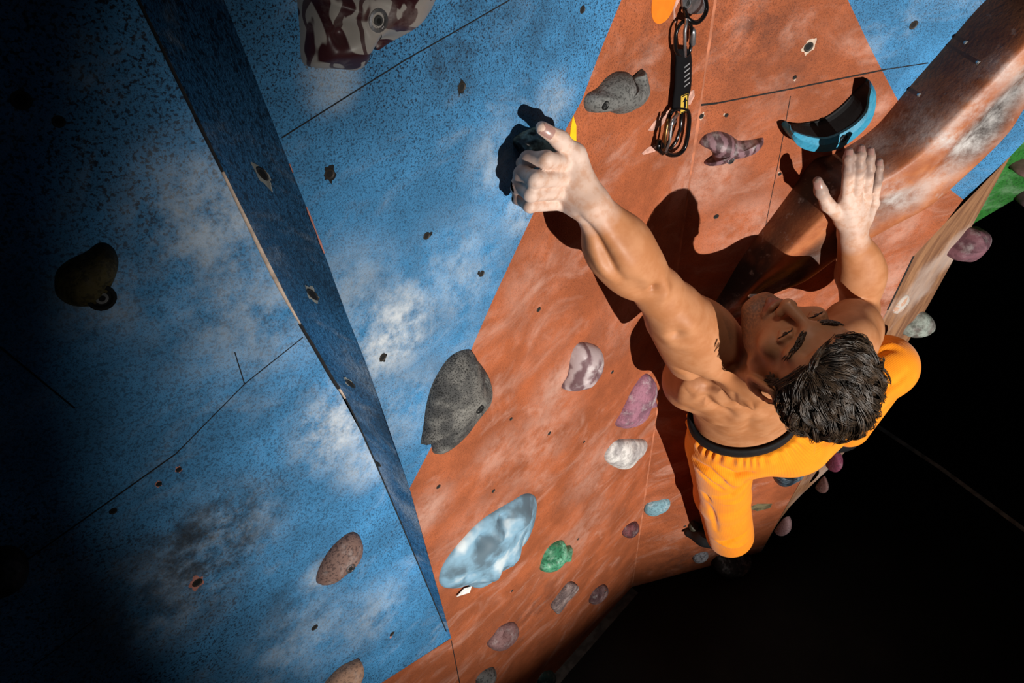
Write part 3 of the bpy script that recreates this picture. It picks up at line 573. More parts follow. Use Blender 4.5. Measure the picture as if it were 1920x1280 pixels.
# ---- tape marks painted on the wall
mb = MB(); mb.prism([PB(*p) for p in [(1074, 216), (1080, 235), (1080, 270), (1073, 271), (1067, 267), (1070, 238)]], NB, -0.0005, 0.0008, 0)
tag(mb.build('tape_arrow', [plain('yellow_tape', C4(0.85, 0.48, 0.01), .5, var=.1)], None, False), 'yellow tape wedge stuck beside the climber\'s left hand', 'tape')
mb = MB(); mb.prism(list(spline([PB(*p) for p in [(1226, -14), (1221, 20), (1226, 40), (1238, 44), (1252, 34), (1263, 12), (1268, -14), (1246, -24)]], 28, True)), NB, -0.0005, 0.0008, 0)
tag(mb.build('route_sticker', [plain('orange_sticker', C4(0.80, 0.20, 0.012), .5, var=.12)], None, False), 'bright orange oval sticker at the top left of the quickdraw', 'sticker')
# bare scraped patches of plaster around the quickdraw
mb = MB()
for q in [[(1215, 244), (1226, 228), (1250, 206), (1262, 204), (1256, 216), (1240, 236), (1222, 246)], [(1203, 287), (1215, 276), (1232, 270), (1238, 280), (1220, 286), (1206, 290)], [(1292, 172), (1301, 168), (1302, 180), (1294, 196), (1288, 196)], [(1265, 18), (1274, 0), (1276, -10), (1268, -8), (1262, 14), (1263, 40), (1268, 44)]]:
    mb.prism([PB(*p) for p in q], NB, -0.001, 0.0005, 0)
tag(mb.build('trim_4', [plain('scraped_plaster', C4(0.62, 0.34, 0.27), .85, var=.4, scale=80, bump=.5)], None, False, origin=(0, 0, 0)), kind='structure')
mb = MB(); mb.prism([PC(*p) for p in [(1402, 952), (1420, 944), (1448, 944), (1444, 952), (1420, 958)]], NC, -0.001, 0.0005, 0)
tag(mb.build('trim_5', [plain('pale_scuff', C4(0.17, 0.14, 0.07), .85, var=.6, scale=40)], None, False, origin=(0, 0, 0)), kind='structure')

# ---- the long sculpted volume
vol = NT('grimy_orange_volume')
_n = vol.noise(7, 5, .6); _n2 = vol.noise(16, 5, .65); _f = vol.noise(120, 3, .6)
_c = vol.mix(vol.mapr(_n2, .35, .65), C4(0.30, 0.088, 0.032), C4(0.43, 0.15, 0.055))
vg = vol.attr('darkening'); vc = vol.attr('chalk')
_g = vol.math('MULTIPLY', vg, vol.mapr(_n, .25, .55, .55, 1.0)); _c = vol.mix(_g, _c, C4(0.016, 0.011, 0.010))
_k = vol.math('MULTIPLY', vc, vol.mapr(vol.noise(18, 6, .7), .32, .68)); _c = vol.mix(_k, _c, C4(0.55, 0.53, 0.52))
_c = vol.mix(vol.math('MULTIPLY', vol.mapr(vol.noise(42, 5, .7), .58, .72), .35), _c, C4(0.4, 0.36, 0.34))
vol.bump(vol.math('ADD', _f, vol.math('MULTIPLY', _n2, 2.0)), .22, .003); vol = vol.out(_c, .5, 0, .35)
Lp = [(1985, -120), (1900, -42), (1840, 8), (1760, 100), (1700, 168), (1640, 238), (1570, 285), (1525, 300), (1488, 350), (1450, 402), (1412, 452), (1385, 492), (1352, 548), (1322, 592)]
Rp = [(2200, 40), (2080, 90), (1985, 125), (1925, 172), (1890, 238), (1812, 318), (1752, 378), (1680, 422), (1622, 452), (1570, 482), (1518, 520), (1450, 546), (1402, 580), (1352, 612)]
Hh = [.12, .12, .12, .12, .115, .11, .105, .10, .095, .085, .075, .065, .05, .02]
NS = 90; SP_ = np.concatenate([[0, .02, .04, .06, .08, .095, .11, .13, .16], np.linspace(.20, 1, 24)]); NPf = len(SP_)
ls_ = spline([np.array(p + (0,)) for p in Lp], NS); rs_ = spline([np.array(p + (0,)) for p in Rp], NS); hs = np.interp(np.linspace(0, 1, NS), np.linspace(0, 1, len(Hh)), Hh)
V = []; G = []; Ck = []
bump_ = lambda x, y, x0, y0, rx, ry: math.exp(-(((x - x0) / rx) ** 2 + ((y - y0) / ry) ** 2))
for i in range(NS):
    L = PC(ls_[i][0], ls_[i][1]); R_ = PC(rs_[i][0], rs_[i][1]); h = hs[i]
    dd = np.array(proj(R_ + NC * h)) - np.array(proj(R_)); R_ = PC(*(rs_[i][:2] - dd * 0.45)); q = i / (NS - 1)
    for j in range(NPf):
        s = SP_[j]
        # steep left flank, rounded shoulder, then a broad slightly hollow face and a soft right shoulder
        pr = min(1.0, s / .10) ** .8 * (.86 + .14 * math.sin(min(1, s / .22) * math.pi / 2)) * (1 - max(0, (s - .62) / .38) ** 2.4) - 0.13 * math.exp(-((s - .50) / .13) ** 2)
        p = L + (R_ - L) * s + NC * (h * pr - (0.004 if j in (0, NPf - 1) else 0)); V.append(p); x, y = proj(p)
        g = 1.0 * math.exp(-((s - .48) / .20) ** 4) * (1 if q < .55 else .75) + .9 * bump_(x, y, 1550, 335, 60, 50) + 1.0 * bump_(x, y, 1420, 530, 90, 60) + .75 * math.exp(-((s - .04) / .05) ** 2)  # grime across the face, shade painted on the left flank, two dark patches
        g -= 1.0 * bump_(x, y, 1740, 330, 75, 55) + .5 * bump_(x, y, 1660, 405, 60, 30) + .9 * math.exp(-((s - .18) / .045) ** 2)  # less dark on the right facets; the ridge's lit band is painted in
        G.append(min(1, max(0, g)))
        c = .50 * math.exp(-((s - .50) / .16) ** 2) * (1 if q < .5 else .3) + .9 * bump_(x, y, 1795, 262, 70, 22) + .8 * bump_(x, y, 1880, 130, 45, 25) + .8 * bump_(x, y, 1830, 200, 40, 35) + 1.0 * bump_(x, y, 1380, 578, 16, 12) + .8 * bump_(x, y, 1632, 268, 45, 14) + .7 * bump_(x, y, 1672, 355, 22, 35) + .5 * bump_(x, y, 1730, 230, 60, 40)
        Ck.append(min(1, c))
F = [[i * NPf + j, (i + 1) * NPf + j, (i + 1) * NPf + j + 1, i * NPf + j + 1] for i in range(NS - 1) for j in range(NPf - 1)]
V = np.array(V)
kp = PC(1872, 188) + NC * 0.085; dd = V - kp; dd -= np.outer(dd @ NC, NC); r2 = (dd ** 2).sum(1); V += np.outer(np.exp(-r2 / .022 ** 2) * .03 - .03 * np.exp(-((dd - (PC(1850, 205) - PC(1872, 188))) ** 2).sum(1) / .018 ** 2), NC)
tv = mesh_obj('wall_volume', V, F, vol, None, True, attrs={'darkening': G, 'chalk': Ck}); tag(tv, 'long grimy orange-brown moulded volume running diagonally under the climber\'s right hand', 'volume')
for x, y in [(1715, 178), (1803, 72), (1771, 98), (1830, 120)]:
    k = int(np.argmin([np.hypot(*(np.array(proj(v)) - [x, y])) for v in V])); bolt_at(tv, V[k] + NC * 0.0005, unit(NC + np.array([-.25, 0, 0.1])), 0.003, True).name = 'screw'

# ------------------------------------------------------------------ the climber: implicit surfaces meshed with surface nets
class Field:
    def __init__(s, lo, hi, h):
        s.lo = np.asarray(lo, float); s.h = h; s.n = np.ceil((np.asarray(hi) - s.lo) / h).astype(int) + 1
        s.F = np.full(tuple(s.n), 0.06, np.float32)
    def box(s, lo, hi):
        a = np.clip(np.floor((lo - s.lo) / s.h).astype(int), 0, s.n - 1); b = np.clip(np.ceil((hi - s.lo) / s.h).astype(int) + 1, 1, s.n)
        if np.any(b <= a): return None
        sl = tuple(slice(x, y) for x, y in zip(a, b))
        ax = [(s.lo[i] + s.h * np.arange(a[i], b[i])).astype(np.float32) for i in range(3)]
        return sl, ax[0][:, None, None], ax[1][None, :, None], ax[2][None, None, :]
    def comb(s, sl, d, k, op):
        a = s.F[sl]
        if op == 'u':
            if k > 0: h = np.maximum(k - np.abs(a - d), 0) / k; r = np.minimum(a, d) - h * h * k * 0.25
            else: r = np.minimum(a, d)
        else:
            d = -d
            if k > 0: h = np.maximum(k - np.abs(a - d), 0) / k; r = np.maximum(a, d) + h * h * k * 0.25
            else: r = np.maximum(a, d)
        s.F[sl] = r
    def cone(s, a, b, ra, rb, k=0.02, op='u', fl=None):
        """tapered limb a->b; fl=(axis, f) squashes it along an axis"""
        a = np.asarray(a, float); b = np.asarray(b, float); R = max(ra, rb) + k + 3 * s.h
        bx = s.box(np.minimum(a, b) - R, np.maximum(a, b) + R)
        if bx is None: return
        sl, X, Y, Z = bx; d = (b - a); L2 = max(1e-9, d @ d)
        px, py, pz = X - a[0], Y - a[1], Z - a[2]
        t = np.clip((px * d[0] + py * d[1] + pz * d[2]) / L2, 0, 1)
        qx, qy, qz = px - t * d[0], py - t * d[1], pz - t * d[2]
        if fl is not None:
            ax, f = unit(fl[0]), fl[1]; m = (qx * ax[0] + qy * ax[1] + qz * ax[2]); g = (1 / f - 1) * m
            qx, qy, qz = qx + g * ax[0], qy + g * ax[1], qz + g * ax[2]
        q = np.sqrt(qx * qx + qy * qy + qz * qz) - (ra + t * (rb - ra))
        s.comb(sl, q.astype(np.float32), k, op)
    def chain(s, pts, rad, k=0.004, op='u', fl=None):
        for i in range(len(pts) - 1): s.cone(pts[i], pts[i + 1], rad[i], rad[i + 1], k, op, fl)
    def ell(s, c, axes, rad, k=0.02, op='u'):
        """ellipsoid with unit axes (3 rows) and radii"""
        c = np.asarray(c, float); R = max(rad) + k + 3 * s.h
        bx = s.box(c - R, c + R)
        if bx is None: return
        sl, X, Y, Z = bx; A = np.asarray(axes, float); px, py, pz = X - c[0], Y - c[1], Z - c[2]
        u = [(px * A[i][0] + py * A[i][1] + pz * A[i][2]) for i in range(3)]
        k0 = np.sqrt(sum((u[i] / rad[i]) ** 2 for i in range(3))); k1 = np.sqrt(sum((u[i] / rad[i] ** 2) ** 2 for i in range(3))) + 1e-6
        s.comb(sl, (k0 * (k0 - 1) / k1).astype(np.float32), k, op)
    def cut(s, p, n, k=0.0):                   # keep the side the normal points away from
        sl, X, Y, Z = s.box(s.lo, s.lo + s.h * s.n); n = unit(n)
        d = ((X - p[0]) * n[0] + (Y - p[1]) * n[1] + (Z - p[2]) * n[2]).astype(np.float32)
        s.F = np.maximum(s.F, d)
    def mesh(s, smooth=1):
        F = s.F; ins = F < 0; n = s.n
        c = np.zeros(tuple(n - 1), np.int8)
        for o in np.ndindex(2, 2, 2): c += ins[o[0]:n[0] - 1 + o[0], o[1]:n[1] - 1 + o[1], o[2]:n[2] - 1 + o[2]]
        act = np.argwhere((c > 0) & (c < 8)); del c
        offs = np.array(list(np.ndindex(2, 2, 2)))
        vals = np.stack([F[act[:, 0] + o[0], act[:, 1] + o[1], act[:, 2] + o[2]] for o in offs], 1)
        acc = np.zeros((len(act), 3)); cnt = np.zeros(len(act))
        for i in range(8):
            for j in range(i + 1, 8):
                if np.abs(offs[i] - offs[j]).sum() != 1: continue
                m = (vals[:, i] < 0) != (vals[:, j] < 0); den = vals[:, i] - vals[:, j]; t = np.where(m, vals[:, i] / np.where(m, den, 1), 0)
                acc += m[:, None] * (offs[i] + t[:, None] * (offs[j] - offs[i])); cnt += m
        V = s.lo + s.h * (act + acc / cnt[:, None])
        nn = (n - 1).astype(np.int64); flat = (act[:, 0].astype(np.int64) * nn[1] + act[:, 1]) * nn[2] + act[:, 2]
        look = lambda I: np.searchsorted(flat, (I[:, 0].astype(np.int64) * nn[1] + I[:, 1]) * nn[2] + I[:, 2])
        Q = []
        for ax in range(3):
            a1, a2 = (ax + 1) % 3, (ax + 2) % 3
            s0 = [slice(None)] * 3; s1 = [slice(None)] * 3; s0[ax] = slice(0, n[ax] - 1); s1[ax] = slice(1, n[ax])
            e = np.argwhere(ins[tuple(s0)] != ins[tuple(s1)])
            e = e[(e[:, a1] > 0) & (e[:, a1] < n[a1] - 1) & (e[:, a2] > 0) & (e[:, a2] < n[a2] - 1)]
            g = []
            for d1, d2 in ((-1, -1), (0, -1), (0, 0), (-1, 0)):
                I = e.copy(); I[:, a1] += d1; I[:, a2] += d2; g.append(look(I))
            q = np.stack(g, 1); fl = ~ins[e[:, 0], e[:, 1], e[:, 2]]; q[fl] = q[fl][:, ::-1]; Q.append(q)
        Q = np.concatenate(Q)
        for _ in range(smooth):
            A = np.zeros_like(V); C = np.zeros(len(V))
            for k in range(4):
                np.add.at(A, Q[:, k], V[Q[:, (k + 1) % 4]]); np.add.at(C, Q[:, k], 1)
                np.add.at(A, Q[:, (k + 1) % 4], V[Q[:, k]]); np.add.at(C, Q[:, (k + 1) % 4], 1)
            V = V * 0.5 + 0.5 * A / C[:, None]
        return V, Q
def segdist(V, a, b):
    d = b - a; t = np.clip((V - a) @ d / (d @ d), 0, 1); return np.linalg.norm(V - a - t[:, None] * d, axis=1), t

# joints: pixel of the photo + distance from the camera along its axis, or height over a wall plane
J = dict(lwr=W(1108, 383, .955), lel=W(1236, 548, 1.13), lsh=W(1326, 648, 1.335), rsh=W(1588, 640, 1.36), rel=W(1612, 582, 1.60), rwr=PC(1598, 438, .128),
         waist=W(1394, 772, 1.76), pelvis=W(1420, 812, 1.87), lhip=W(1352, 835, 1.92), lkn=W(1354, 925, 2.25), lan=W(1368, 1000, 2.52),
         rhip=W(1490, 812, 1.90), rkn=W(1656, 688, 1.92), ran=W(1590, 800, 2.24))
HC = W(1507, 679, 1.17)
HU = ROT @ unit([.42, -.475, .775]); HR = ROT @ unit([.86, .475, -.175]); HR = unit(HR - HU * (HU @ HR)); HF = np.cross(HU, HR)
def H(r, u, f): return HC + HR * r + HU * u + HF * f
HA = np.array([HR, HU, HF])
shm = (J['lsh'] + J['rsh']) / 2
T = unit(shm - J['waist']); Sx = J['rsh'] - J['lsh']; Sx = unit(Sx - T * (Sx @ T)); Bk = unit(np.cross(Sx, T))
if Bk @ (CAM - J['waist']) < 0: Bk = -Bk
TA = np.array([Sx, T, Bk])
TP = unit(W(1404, 690, 1.50) - J['waist']); SP = ROT @ np.array([1.0, .02, -.05]); SP = unit(SP - TP * (SP @ TP)); BP = unit(np.cross(SP, TP))
if BP @ (CAM - J['waist']) < 0: BP = -BP
TPA = np.array([SP, TP, BP])
chest = W(1398, 712, 1.60)

lo_ = np.array([0.13, 0.48, 1.28]); hi_ = np.array([1.02, 1.02, 2.56])
B = Field(lo_, hi_, 0.0026)
# --- torso
B.ell(chest, TA, (.150, .185, .105), .02)
B.ell(J['waist'] + TP * .02, TPA, (.124, .16, .086), .05)
B.ell(J['waist'] - TP * .09, TPA, (.128, .12, .088), .05)
nk0 = H(0, -.055, -.028); nk1 = (J['lsh'] * .5 + J['rsh'] * .5) * .55 + chest * .45 - T * .02
nk1 = W(1418, 690, 1.40)
B.cone(nk0, nk1, .056, .066, .03)
# shoulder girdle
B.cone(nk1, J['lsh'], .055, .052, .06); B.cone(nk1, J['rsh'], .055, .052, .06)
# lats, scapulae, spinal muscles
B.ell(W(1290, 712, 1.545), TA, (.058, .115, .060), .04)
B.ell(W(1328, 735, 1.475), TA, (.060, .060, .030), .035)
B.cone(W(1300, 700, 1.45), W(1352, 770, 1.58), .022, .018, .035)
B.cone(W(1360, 705, 1.43), W(1395, 762, 1.53), .024, .018, .04)
B.ell(W(1520, 730, 1.56), TA, (.060, .13, .055), .06)
B.cone(W(1375, 770, 1.58), W(1366, 796, 1.66), .026, .014, .03); B.cone(W(1440, 770, 1.585), W(1430, 796, 1.66), .026, .014, .03)
# --- left arm
lw, le, ls = J['lwr'], J['lel'], J['lsh']
fm = W(1160, 462, 1.02)
view = unit(CAM - le)
B.cone(lw, fm, .026, .043, .02); B.cone(fm, le, .043, .034, .02)
B.ell(W(1190, 470, 1.035), np.array([unit(le - lw), unit(np.cross(le - lw, view)), unit(np.cross(np.cross(le - lw, view), le - lw))]), (.085, .030, .034), .02)
B.ell(W(1150, 500, 1.05), np.array([unit(le - lw), unit(np.cross(le - lw, view)), unit(np.cross(np.cross(le - lw, view), le - lw))]), (.085, .028, .034), .015)
B.cone(le, ls, .037, .056, .025)
B.cone(W(1262, 585, 1.18), W(1310, 645, 1.30), .046, .056, .03)              # triceps / deltoid
B.ell(W(1318, 630, 1.285), np.array([unit(ls - le), unit(np.cross(ls - le, view)), unit(np.cross(np.cross(ls - le, view), ls - le))]), (.10, .062, .056), .03)
B.cone(W(1250, 600, 1.22), W(1290, 672, 1.36), .030, .042, .03)
# --- right arm
rw, re, rs = J['rwr'], J['rel'], J['rsh']
rm = rw * .52 + re * .48 + ROT @ np.array([.006, 0, 0])
B.cone(rw, rm, .028, .045, .02); B.cone(rm, re, .045, .040, .02)
B.ell(rm + ROT @ np.array([.016, .0, .01]), np.array([unit(re - rw), unit(np.cross(re - rw, view)), unit(np.cross(np.cross(re - rw, view), re - rw))]), (.09, .034, .034), .02)
B.cone(re, rs, .042, .058, .012)
B.ell(W(1596, 615, 1.42), TA, (.055, .065, .058), .03)

# --- left hand: palm, four bent fingers and a thumb closed on the hold
def hand(palm, fingers, thumb, k=0.004):
    for a, b, ra, rb, ax, f in palm: B.cone(a, b, ra, rb, .012, 'u', (ax, f) if ax is not None else None)
    for pts, r0 in fingers:
        r = [r0 * 1.08, r0 * 1.04, r0 * .92, r0 * .80][:len(pts)]
        B.chain(pts, r, k)
        for q in pts[1:-1]: B.ell(q, np.eye(3), (r0 * 1.0,) * 3, .004)
    B.chain(thumb, [.014, .0125, .0115, .009], .008)
LF = [  # knuckle, middle joint, end joint, tip: the fingers wrap the left edge of the hold
    [PB(1068, 308, .066), PB(1024, 299, .070), PB(990, 298, .044), PB(978, 306, .026)],
    [PB(1062, 334, .070), PB(1004, 336, .074), PB(978, 326, .044), PB(972, 334, .024)],
    [PB(1056, 359, .069), PB(996, 363, .070), PB(971, 348, .042), PB(967, 355, .024)],
    [PB(1054, 381, .064), PB(994, 385, .062), PB(973, 371, .038), PB(968, 374, .022)]]
lth = [PB(1094, 330, .074), PB(1078, 290, .070), PB(1050, 262, .058), PB(1016, 240, .047)]
palm = [(lw, LF[i][0] * .97 + lw * .03, .020, (.0125, .013, .0128, .0118)[i], None, 1) for i in range(4)] + [(lw, lth[1], .020, .015, None, 1), (LF[0][0] * .5 + lw * .5, LF[3][0] * .5 + lw * .5, .017, .016, None, 1)]
hand(palm, [(LF[0], .0108), (LF[1], .0108), (LF[2], .0103), (LF[3], .0093)], lth)
RF = [
    [PC(1586, 372, .112), PC(1590, 318, .116), PC(1591, 296, .112), PC(1592, 284, .106)],
    [PC(1605, 368, .114), PC(1612, 312, .120), PC(1613, 291, .115), PC(1614, 278, .107)],
    [PC(1624, 371, .110), PC(1630, 317, .117), PC(1631, 295, .112), PC(1632, 282, .105)],
    [PC(1638, 381, .102), PC(1646, 335, .107), PC(1648, 315, .104), PC(1649, 302, .098)]]
rth = [PC(1580, 412, .116), PC(1552, 384, .110), PC(1539, 358, .102), PC(1533, 339, .094)]
palm = [(rw, RF[i][0], .021, .0125, None, 1) for i in range(4)] + [(rw, rth[0], .020, .016, None, 1), (RF[0][0] * .5 + rw * .5, RF[3][0] * .5 + rw * .5, .018, .017, None, 1), (rth[0], RF[0][0], .012, .010, None, 1)]
hand(palm, [(RF[0], .0096), (RF[1], .0100), (RF[2], .0096), (RF[3], .0084)], rth)

# --- head
B.ell(H(0, .030, -.012), HA, (.070, .084, .092), .02)
B.ell(H(0, -.040, .030), HA, (.058, .078, .056), .02)
for s_ in (-1, 1):
    B.cone(H(.052 * s_, -.045, -.002), H(.018 * s_, -.104, .066), .020, .016, .02)
    B.ell(H(.044 * s_, -.022, .058), HA, (.024, .020, .020), .02)
    B.cone(H(.046 * s_, .022, .064), H(.010 * s_, .018, .084), .011, .011, .014)
B.ell(H(0, .055, .050), HA, (.056, .040, .040), .02)
B.ell(H(0, -.106, .068), HA, (.020, .015, .016), .015)
B.cone(H(0, .012, .088), H(0, -.030, .108), .0085, .011, .010)
B.ell(H(0, -.034, .108), HA, (.012, .010, .010), .006)
for s_ in (-1, 1):
    B.ell(H(.031 * s_, .000, .096), HA, (.019, .012, .013), .010, 's')
    B.ell(H(.032 * s_, -.001, .0715), HA, (.0135,) * 3, .003)
    B.ell(H(.013 * s_, -.036, .098), HA, (.008, .008, .010), .005)
    B.ell(H(.007 * s_, -.046, .106), HA, (.004, .004, .006), .003, 's')
    B.chain([H(.018 * s_, -.004, .083), H(.031 * s_, .0065, .0865), H(.046 * s_, -.001, .079)], [.003, .0042, .003], .004)   # upper lid
    B.chain([H(.019 * s_, -.006, .083), H(.032 * s_, -.0125, .0835), H(.045 * s_, -.004, .078)], [.003, .0032, .003], .004)  # lower lid
    B.cone(H(.018 * s_, -.044, .090), H(.032 * s_, -.066, .078), .0022, .002, .008, 's')                                      # cheek fold
B.chain([H(-.024, -.064, .080), H(-.010, -.0605, .0935), H(0, -.0615, .0955), H(.010, -.0605, .0935), H(.024, -.064, .080)], [.0035, .0055, .005, .0055, .0035], .005)
B.chain([H(-.020, -.069, .081), H(0, -.0735, .0935), H(.020, -.069, .081)], [.0035, .007, .0035], .005)
B.chain([H(-.026, -.066, .083), H(-.01, -.0665, .0985), H(0, -.067, .100), H(.01, -.0665, .0985), H(.026, -.066, .083)], [.0015, .0022, .0022, .0022, .0015], .003, 's')
for i_, u_ in enumerate((.034, .042, .051)):
    B.chain([H(-.040, u_ - .002, .082 - i_ * .003), H(-.018, u_ + .004, .0935 - i_ * .002), H(0, u_ + .002, .0965 - i_ * .002), H(.018, u_ + .004, .0935 - i_ * .002), H(.040, u_ - .002, .082 - i_ * .003)], [.0030, .0042, .0040, .0042, .0030], .006, 's')
for s_ in (-1, 1):                                   # ears
    E1 = unit(HR * s_ * .85 - HF * .5); E2 = HU; E3 = np.cross(E1, E2)
    ec = H(.076 * s_, -.012, -.014)
    B.ell(ec, np.array([E1, E2, E3]), (.008, .034, .021), .006)
    rim = [ec + E1 * .007 + E2 * (.033 * math.sin(a)) - HF * (.020 * math.cos(a)) for a in np.linspace(-1.2, 2.4, 9)]
    B.chain(rim, [.004] * 9, .004)
    B.ell(ec + E1 * .010 + E2 * .002 + HF * .003, np.array([E1, E2, E3]), (.007, .020, .011), .004, 's')
    B.ell(ec + E1 * .002 - E2 * .028, np.array([E1, E2, E3]), (.006, .010, .009), .006)
    B.cone(H(.062 * s_, -.045, -.035), nk1 + (HR * .03 * s_ + HF * .04), .014, .014, .025)   # neck tendon
def normals(V, Q):
    n = np.cross(V[Q[:, 2]] - V[Q[:, 0]], V[Q[:, 3]] - V[Q[:, 1]]); N = np.zeros_like(V)
    for k in range(4): np.add.at(N, Q[:, k], n)
    return N / (np.linalg.norm(N, axis=1)[:, None] + 1e-12)
def sculpt(V, Q, strokes, gain=1.15):
    """press grooves (-) and raise ridges (+): polyline of photo pixels laid on the surface seen there, width, height in metres"""
    N = normals(V, Q); D = np.zeros(len(V)); c = (V - CAM) @ ROT; px = 960 + FPX * c[:, 0] / -c[:, 2]; py = 640 - FPX * c[:, 1] / -c[:, 2]; dep = -c[:, 2]
    fac = (N * (CAM - V)).sum(1) > 0
    for pts, wd, amp in strokes:
        P_ = []
        for x, y in pts:
            d2 = (px - x) ** 2 + (py - y) ** 2; m = np.where((d2 < 36) & fac)[0]
            if len(m) == 0: m = np.where(fac)[0]; m = m[np.argsort(d2[m])[:1]]
            P_.append(V[m[np.argmin(dep[m])]])
        if len(P_) == 1: dist = np.linalg.norm(V - P_[0], axis=1); tt = np.full(len(V), .5)
        else:
            dist = np.full(len(V), 9.0); tt = np.zeros(len(V)); k = len(P_) - 1
            for i in range(k):
                d, t = segdist(V, P_[i], P_[i + 1]); m = d < dist; dist[m] = d[m]; tt[m] = (i + t[m]) / k
            tt = .35 + .65 * np.sin(np.pi * np.clip(tt, 0, 1))
            if len(P_) == 2: pass
        D += amp * np.exp(-(dist / wd) ** 2) * (tt if len(P_) > 1 else 1)
    return V + N * (D * gain)[:, None]
def clear_wall(V):                                # nothing of him goes into the boards
    right = V[:, 0] > D0[0]
    for n, p0, m in ((NC, K, ~right), (ND, D0, right)): s = (V - p0) @ n; V = V + np.outer(np.maximum(.002 - s, 0) * m, n)
    return V
V, Q = B.mesh(2)
V = sculpt(V, Q, [
    ([(1082, 412), (1112, 445), (1130, 478), (1145, 505), (1170, 530)], .008, -.0075), ([(1105, 470), (1122, 505), (1150, 530)], .010, .004), ([(1130, 430), (1165, 475), (1205, 520)], .014, .004),
    ([(1232, 538), (1230, 552)], .008, -.010), ([(1248, 528), (1252, 550), (1240, 572)], .010, .005), ([(1190, 545), (1215, 560)], .010, -.003), ([(1205, 520), (1225, 532)], .010, .003),
    ([(1262, 622), (1270, 640)], .013, -.009), ([(1275, 590), (1300, 622), (1330, 655)], .020, .005), ([(1245, 610), (1262, 660)], .018, .005), ([(1285, 650), (1300, 665)], .015, .004),
    ([(1272, 700), (1300, 712), (1322, 728)], .011, -.010), ([(1322, 728), (1350, 738), (1372, 760)], .010, -.006), ([(1268, 735), (1282, 720), (1300, 735)], .015, .008), ([(1330, 700), (1350, 715), (1368, 735)], .014, .006),
    ([(1300, 765), (1322, 752), (1350, 770), (1368, 782)], .012, -.008), ([(1318, 790), (1345, 795)], .018, .005), ([(1338, 750), (1360, 768)], .014, .005), ([(1375, 742), (1392, 768)], .007, -.006), ([(1400, 760), (1415, 768), (1425, 758)], .010, .007),
    ([(1412, 775), (1406, 795), (1402, 815)], .012, -.004), ([(1375, 785), (1372, 800)], .016, .003), ([(1435, 780), (1428, 795)], .016, .003), ([(1290, 745), (1288, 775)], .012, -.004),
    ([(1352, 700), (1380, 690), (1400, 660)], .010, -.004), ([(1395, 690), (1412, 668)], .008, .004)])
# throw away anything not above the waistband inside the trousers is harmless; chalk on the hands, redder lips, stubble
dl = np.min([segdist(V, f[i], f[i + 1])[0] for f in LF for i in range(3)] + [segdist(V, lw, f[0])[0] for f in LF] + [segdist(V, lth[1], lth[3])[0]], 0)
dr = np.min([segdist(V, f[i], f[i + 1])[0] for f in RF for i in range(3)] + [segdist(V, rw, f[0])[0] for f in RF] + [segdist(V, rth[1], rth[3])[0]], 0)
chalk = np.clip(1.6 - np.minimum(dl, dr) / .030, 0, 1)
tipd = np.min([np.linalg.norm(V - f[q], axis=1) for f in RF for q in (1, 2, 3)] + [np.linalg.norm(V - f[q], axis=1) for f in LF for q in (2, 3)] + [np.linalg.norm(V - rth[q], axis=1) for q in (2, 3)] + [segdist(V, f[1], f[3])[0] for f in RF], 0)
dirt = np.clip(1.7 - tipd / .014, 0, 1)
hl = (V - HC) @ HA.T
lips = np.exp(-(((hl[:, 0]) / .020) ** 4 + ((hl[:, 1] + .0665) / .008) ** 4)) * (hl[:, 2] > .072)
stub = np.clip(1.2 - np.abs(hl[:, 1] + .088) / .04, 0, 1) * np.clip((hl[:, 2] + .0) / .03, 0, 1) * (np.linalg.norm(hl, axis=1) < .155) * (np.abs(hl[:, 0]) < .066) * (hl[:, 1] > -.128)
sk = NT('skin'); n1 = sk.noise(22, 4, .6); n2 = sk.noise(260, 3, .6); n3 = sk.noise(70, 3, .6)
c = sk.mix(sk.mapr(n1, .35, .65), C4(.39, .155, .062), C4(.46, .205, .095))
c = sk.mix(sk.math('MULTIPLY', sk.attr('stubble'), sk.mapr(n2, .35, .6, .25, .7)), c, C4(.10, .055, .04))
c = sk.mix(sk.math('MULTIPLY', sk.attr('lips'), .7), c, C4(.33, .10, .075))
c = sk.mix(sk.math('MULTIPLY', sk.attr('chalk'), sk.mapr(n3, .3, .6, .45, .9)), c, C4(.62, .47, .40))
c = sk.mix(sk.math('MULTIPLY', sk.attr('dirt'), sk.mapr(n3, .3, .6, .55, .9)), c, C4(.20, .13, .11))
sk.bump(sk.math('ADD', n2, n3), .10, .001)
m_skin = sk.out(c, sk.mapr(n3, .3, .7, .48, .60), 0, .32)
person = empty('person', J['lan'] - ZUP * .10, 'shirtless dark-haired man in orange corduroy trousers, climbing with both arms raised', 'person')
body = mesh_obj('body', V, Q, m_skin, person, True, attrs={'chalk': chalk, 'lips': lips, 'stubble': stub, 'dirt': dirt})

# --- finger nails, eyes, brows
m_nail = plain('finger_nail', C4(.36, .20, .17), .3, spec=.5, var=.1)
def nail(f, r, up):
    d = unit(f[3] - f[2]); up = unit(up - d * (up @ d)); sd = np.cross(d, up); c = f[3] + up * r * .50 - d * r * .45; mb = MB(); V = []; n = 9
    for i in range(5):
        for j in range(n):
            a = -1.0 + 2.0 * j / (n - 1); l = (i / 4 - .5) * r * 1.5; wv = r * .72 * (1 - .25 * abs(i / 4 - .5) ** 2)
            V.append(c + d * l + sd * math.sin(a) * wv + up * (math.cos(a) * wv * .62 - r * .02 - r * .30 * (i / 4) ** 2))
    mb.add(V, [[i * n + j, i * n + j + 1, (i + 1) * n + j + 1, (i + 1) * n + j] for i in range(4) for j in range(n - 1)]); return mb.build('fingernail', m_nail, person)
for f, r in zip(RF, (.0106, .0110, .0106, .0088)): nail(f, r, unit(CAM - f[3]))
